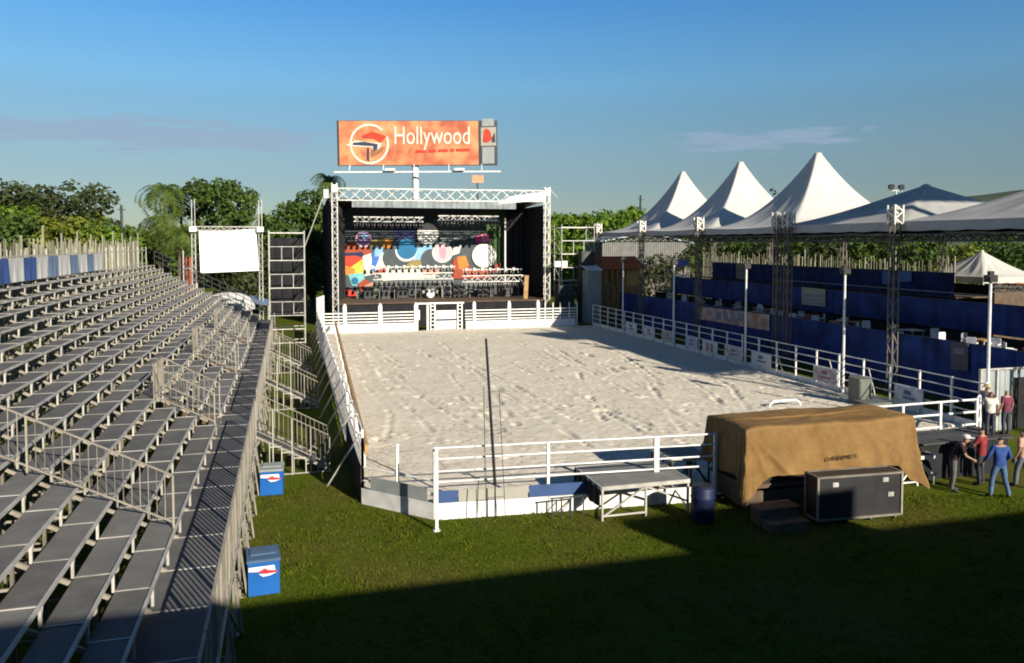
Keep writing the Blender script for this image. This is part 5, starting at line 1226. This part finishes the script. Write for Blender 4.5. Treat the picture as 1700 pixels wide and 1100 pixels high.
# slatted barn
YG = 88
def GX(px, py): p = at_y(px, py, YG); return p[0], p[2]
t = thing('slatted_barn', 'low barn with a grey slatted gable wall behind the far tents', 'barn', (GX(1072, 400)[0], YG+3, 0))
b = MB(); e0, e1, pk = GX(1000, 402), GX(1146, 404), GX(1072, 389)
nS = 46
for k in range(nS):
    f = (k+.5)/nS; x = e0[0]+(e1[0]-e0[0])*f; zt_ = e0[1]+(pk[1]-e0[1])*(1-abs(2*f-1))-.1; b.box((x, YG, zt_/2), (.17, .06, zt_))
b.build('slat_wall', mat('grey_slat', (.20, .195, .175), .8, 0, .2, 1.0), t)
b = MB(); b.span((e0[0]+.1, YG+.3, 0), (e1[0]-.1, YG+6, 6.9)); b.build('interior', M_dark, t)
b = MB(); b.add([(e0[0]-.4, YG-.3, e0[1]), (pk[0], YG-.3, pk[1]+.1), (e1[0]+.4, YG-.3, e1[1]), (e0[0]-.4, YG+7, e0[1]), (pk[0], YG+7, pk[1]+.1), (e1[0]+.4, YG+7, e1[1]), (e0[0]-.4, YG-.3, e0[1]+.15), (pk[0], YG-.3, pk[1]+.25), (e1[0]+.4, YG-.3, e1[1]+.15), (e0[0]-.4, YG+7, e0[1]+.15), (pk[0], YG+7, pk[1]+.25), (e1[0]+.4, YG+7, e1[1]+.15)], [(0, 1, 4, 3), (1, 2, 5, 4), (6, 9, 10, 7), (7, 10, 11, 8), (0, 6, 7, 1), (1, 7, 8, 2), (3, 4, 10, 9), (4, 5, 11, 10), (0, 3, 9, 6), (2, 8, 11, 5)]); b.build('roof', M_corr, t)

# corrugated wall at the right edge
t = thing('corrugated_wall', 'grey corrugated metal wall with a dark doorway at the right edge', 'wall', (26, 22, 0))
b = MB(); xw = bpx(1630, 22.9); n = 40; V = []
xd = bpx(1684, 22.9)
def corr(x0, x1, z0, z1):
    n = int((x1-x0)/.05)
    for k in range(n):
        xa_ = x0+(x1-x0)*k/n; xb__ = x0+(x1-x0)*(k+1)/n; b.add([(xa_, 22.9+.025*math.sin(k*1.2), z0), (xb__, 22.9+.025*math.sin((k+1)*1.2), z0), (xb__, 22.9+.025*math.sin((k+1)*1.2), z1), (xa_, 22.9+.025*math.sin(k*1.2), z1)], [(0, 1, 2, 3)])
corr(xw, xd, 0, 2.3); corr(xd, xd+1.4, 1.95, 2.3); corr(xd+1.4, xd+6, 0, 2.3); b.build('sheet', M_corr, t)
b = MB(); b.bar((xw, 22.85, 0), (xw, 22.85, 2.35), .1); b.bar((xw, 22.85, 2.32), (xd+6, 22.85, 2.32), .06); b.bar(((xw+xd)/2, 22.84, 0), ((xw+xd)/2, 22.84, 2.3), .06); b.build('frame', M_galv, t)
b = MB(); b.span((xd+.02, 22.95, 0), (xd+1.38, 24.4, 1.94)); b.build('doorway', M_black, t)

# ================================================================== PEOPLE
def seg_d(P, a, c):
    a = np.array(a); c = np.array(c); d = c-a; t = np.clip(((P-a)@d)/(d@d), 0, 1); return np.linalg.norm(P-(a+t[:, None]*d), axis=1)
def person(label, loc, rz, pose, shirt, trousers, hair, skin=(.33, .19, .12), sleeve=.55, hat=None, scale=1.0, shoes=(.03, .028, .025)):
    """pose: joint overrides for a 1.72 m figure facing -y"""
    J = dict(pel=(0, 0, .95), spi=(0, .01, 1.12), che=(0, .01, 1.32), nec=(0, .015, 1.47), hed=(0, 0, 1.56), top=(0, 0, 1.665),
             shl=(.17, .02, 1.41), ell=(.23, .05, 1.14), wrl=(.25, -.05, .90), shr=(-.17, .02, 1.41), elr=(-.23, .05, 1.14), wrr=(-.25, -.05, .90),
             hil=(.09, 0, .90), knl=(.10, -.02, .50), anl=(.10, .03, .08), tol=(.12, -.15, .035), hir=(-.09, 0, .90), knr=(-.10, -.02, .50), anr=(-.10, .03, .08), tor=(-.12, -.15, .035))
    J.update(pose)
    rad = dict(pel=(.15, .11), spi=(.14, .10), che=(.165, .115), nec=(.056, .056), hed=(.078, .09), top=(.062, .075), shl=(.06, .06), ell=(.043, .043), wrl=(.028, .034), shr=(.06, .06), elr=(.043, .043), wrr=(.028, .034),
               hil=(.088, .088), knl=(.058, .058), anl=(.042, .042), tol=(.04, .03), hir=(.088, .088), knr=(.058, .058), anr=(.042, .042), tor=(.04, .03))
    bones = [('pel', 'spi'), ('spi', 'che'), ('che', 'nec'), ('nec', 'hed'), ('hed', 'top'), ('che', 'shl'), ('shl', 'ell'), ('ell', 'wrl'), ('che', 'shr'), ('shr', 'elr'), ('elr', 'wrr'), ('pel', 'hil'), ('hil', 'knl'), ('knl', 'anl'), ('anl', 'tol'), ('pel', 'hir'), ('hir', 'knr'), ('knr', 'anr'), ('anr', 'tor')]
    names = list(J); V = [J[n] for n in names]; E = [(names.index(a), names.index(c)) for a, c in bones]; RD = [rad[n] for n in names]
    # hands: palm then five bent fingers each
    for s, el, wr in ((1, 'ell', 'wrl'), (-1, 'elr', 'wrr')):
        w_ = Vector(J[wr]); d = (w_-Vector(J[el])).normalized(); side = d.cross(Vector((1, .2, 0))).normalized(); nrm = d.cross(side)
        pi = len(V); V.append(tuple(w_+d*.07)); RD.append((.032, .022)); E.append((names.index(wr), pi))
        for q, ln in enumerate((.07, .08, .075, .06)):
            o = side*(q-1.5)*.019; k = len(V); V.append(tuple(w_+d*.105+o)); V.append(tuple(w_+d*(.105+ln*.55)+o*1.15+nrm*.008)); V.append(tuple(w_+d*(.105+ln*.9)+o*1.15+nrm*.03)); RD += [(.0095, .0095), (.0085, .0085), (.007, .007)]; E += [(pi, k), (k, k+1), (k+1, k+2)]
        k = len(V); V.append(tuple(w_+d*.045-side*.038)); V.append(tuple(w_+d*.085-side*.055+nrm*.01)); RD += [(.011, .011), (.008, .008)]; E += [(pi, k), (k, k+1)]
    me = bpy.data.meshes.new('body'); me.from_pydata(V, E, []); ob = bpy.data.objects.new('body', me); COL.objects.link(ob)
    md = ob.modifiers.new('skin', 'SKIN'); md.use_smooth_shade = True
    for i, sv in enumerate(me.skin_vertices[0].data): sv.radius = RD[i]; sv.use_root = (i == 0)
    sb = ob.modifiers.new('sub', 'SUBSURF'); sb.levels = 1
    bpy.context.view_layer.update(); bm_ = bpy.data.meshes.new_from_object(ob.evaluated_get(bpy.context.evaluated_depsgraph_get())); bpy.data.objects.remove(ob)
    nv = len(bm_.vertices); P = np.zeros(nv*3); bm_.vertices.foreach_get('co', P); P = P.reshape(-1, 3); NM = np.array([v.normal[:] for v in bm_.vertices])
    D = np.stack([seg_d(P, J[a], J[c]) for a, c in bones], 1); D = D/np.array([.15, .15, .15, .06, .08, .075, .055, .038, .075, .055, .038, .11, .075, .05, .036, .11, .075, .05, .036]); near = D.argmin(1)
    t = thing('person', label, 'person', loc, None, local=True, rz=rz); t.scale = (scale,)*3
    key = '%.2f%.2f%.2f' % skin; sk = mat('skin_'+key, skin, .6, 0, .08, 8)
    bm_.materials.clear(); bm_.materials.append(sk); bo = bpy.data.objects.new('body', bm_); COL.objects.link(bo); bo.parent = t
    polys = [tuple(p.vertices) for p in bm_.polygons]
    def garment(name, mask, infl, m):
        fs = [p for p in polys if all(mask[i] for i in p)]; used = sorted({i for p in fs for i in p}); mp = {i: k for k, i in enumerate(used)}
        if not fs: return
        g = MB(); wr = lambda i: .016*(vnoise(np.array([P[i][0]*16+30+P[i][1]*9]), np.array([P[i][2]*13+30]), 61)[0]-.5)
        g.add([P[i]+NM[i]*(infl+wr(i)) for i in used], [tuple(mp[i] for i in p) for p in fs]); return g.build(name, m, t, True)
    A = lambda el, wr: None
    torso = np.isin(near, [0, 1, 5, 8]) | ((near == 2) & (P[:, 2] < J['nec'][2]-.02)) | (np.isin(near, [11, 15]) & (P[:, 2] > J['pel'][2]-.08))
    up = np.isin(near, [6, 9])
    if sleeve < 1:
        for bi, (a, c) in ((6, ('shl', 'ell')), (9, ('shr', 'elr'))):
            a_, c_ = np.array(J[a]), np.array(J[c]); tt = ((P-a_)@(c_-a_))/((c_-a_)@(c_-a_)); up &= ~((near == bi) & (tt > sleeve+.25))
        arms = up
    else: arms = up | np.isin(near, [7, 10])
    for bi, w_ in ((7, 'wrl'), (10, 'wrr')):
        dwr = np.linalg.norm(P-np.array(J[w_]), axis=1); arms &= ~((near == bi) & (dwr < .05)); 
        e_ = np.array(J['ell' if bi == 7 else 'elr']); wv = np.array(J[w_]); tt = ((P-e_)@(wv-e_))/((wv-e_)@(wv-e_)); arms &= ~((near == bi) & (tt > .95))
    garment('shirt', torso | arms, .018, mat('cloth_%.2f_%.2f_%.2f' % shirt, shirt, .85, 0, .2, 9))
    legs = np.isin(near, [12, 13, 16, 17, 11, 15]) & (P[:, 2] > .075) | ((near == 0) & (P[:, 2] < J['pel'][2]+.04))
    garment('trousers', legs, .016, mat('cloth_%.2f_%.2f_%.2f' % trousers, trousers, .85, 0, .2, 9))
    garment('shoes', np.isin(near, [14, 18]) | (np.isin(near, [13, 17]) & (P[:, 2] < .11)), .010, mat('shoe', shoes, .6))
    hd = np.array(J['hed']); tp_ = np.array(J['top']); hm = np.isin(near, [3, 4]) & (P[:, 2] > hd[2]+.015)
    garment('hair', hm & ((P[:, 1]-hd[1] > -.035) | (P[:, 2] > hd[2]+.115)), .014, mat('hair_%.2f' % hair[0], hair, .8))
    # face: nose, eyes, mouth, ears
    f = MB(); cx, cy, cz = hd; f.add([(cx-.012, cy-.082, cz+.0), (cx+.012, cy-.082, cz+.0), (cx, cy-.108, cz+.002), (cx, cy-.084, cz+.045)], [(0, 1, 2), (1, 3, 2), (0, 2, 3)])
    for s in (-1, 1): f.lathe((cx+s*.083, cy+.01, cz+.005), [(.012, 0), (.016, .025), (.01, .045)], 6)
    f.build('face', sk, t)
    f = MB()
    for s in (-1, 1): f.box((cx+s*.03, cy-.083, cz+.042), (.022, .012, .010))
    f.box((cx, cy-.08, cz-.03), (.045, .01, .008)); f.build('eyes', M_blackp, t)
    if hat:
        f = MB(); f.lathe((cx, cy, cz+.085), [(.105, 0), (.108, .03), (.095, .075), (.04, .095)], 16)
        if hat[1] == 'cap': f.box((cx, cy-.14, cz+.095), (.13, .13, .015))
        else: f.lathe((cx, cy, cz+.08), [(.19, 0), (.10, .02)], 16)
        f.build('hat', mat('hat_%.2f' % hat[0][0], hat[0], .8), t)
    return t
walk = dict(knl=(.10, -.10, .51), anl=(.11, -.12, .08), tol=(.13, -.30, .04), knr=(-.10, .06, .50), anr=(-.11, .22, .10), tor=(-.12, .06, .035))
stoop = dict(spi=(0, -.06, 1.11), che=(0, -.18, 1.27), nec=(0, -.26, 1.40), hed=(0, -.31, 1.47), top=(0, -.34, 1.57), shl=(.17, -.20, 1.35), shr=(-.17, -.20, 1.35), ell=(.22, -.26, 1.08), wrl=(.18, -.44, .96), elr=(-.22, -.28, 1.09), wrr=(-.16, -.46, 1.0))
stride = dict(knl=(.16, -.05, .50), anl=(.22, .02, .08), tol=(.26, -.15, .035), knr=(-.16, .0, .50), anr=(-.25, .06, .08), tor=(-.30, -.10, .035))
person('man in a blue jacket and jeans seen from behind, legs apart', (18.72, 16.75, 0), R(160), {**stride, 'ell': (.30, .02, 1.17), 'wrl': (.36, -.12, .95), 'elr': (-.28, .0, 1.15), 'wrr': (-.24, -.20, 1.0)}, (.02, .06, .22), (.07, .13, .24), (.012, .01, .008), sleeve=1.0)
person('man in a dark red shirt with black hair facing the platform', (19.15, 17.75, 0), R(200), {'ell': (.28, -.08, 1.2), 'wrl': (.2, -.28, 1.1), 'elr': (-.28, -.06, 1.2), 'wrr': (-.2, -.26, 1.12)}, (.22, .02, .025), (.03, .03, .04), (.012, .01, .008), sleeve=.5)
person('man in dark clothes and a white cap leaning over the platform edge', (17.95, 17.55, 0), R(50), stoop, (.03, .015, .018), (.10, .10, .10), (.02, .016, .012), sleeve=.5, hat=((.7, .68, .62), 'cap'))
person('man in a pale pink shirt at the right edge of the photo', (20.12, 17.25, 0), R(190), walk, (.55, .33, .25), (.12, .14, .17), (.015, .012, .01), sleeve=.5)
person('person in a white shirt standing on the dark platform', (20.55, 18.75, 1.125), R(150), {'ell': (.30, -.05, 1.22), 'wrl': (.22, -.24, 1.2)}, (.74, .70, .60), (.05, .05, .07), (.05, .03, .015), sleeve=.55, scale=.8)
person('person in a mauve shirt with a straw hat by the slanted fence', (20.95, 19.25, 1.125), R(120), {'ell': (.26, -.12, 1.30), 'wrl': (.12, -.2, 1.48)}, (.32, .22, .32), (.06, .05, .07), (.06, .035, .02), sleeve=.5, hat=((.52, .40, .22), 'brim'), scale=.85)
person('fair person in a maroon top behind the white shirted one', (21.1, 18.7, 1.125), R(175), {}, (.16, .03, .06), (.05, .05, .06), (.30, .20, .09), sleeve=.6, scale=.82)
for o in bpy.data.objects:
    if '_local' in o: del o['_local']
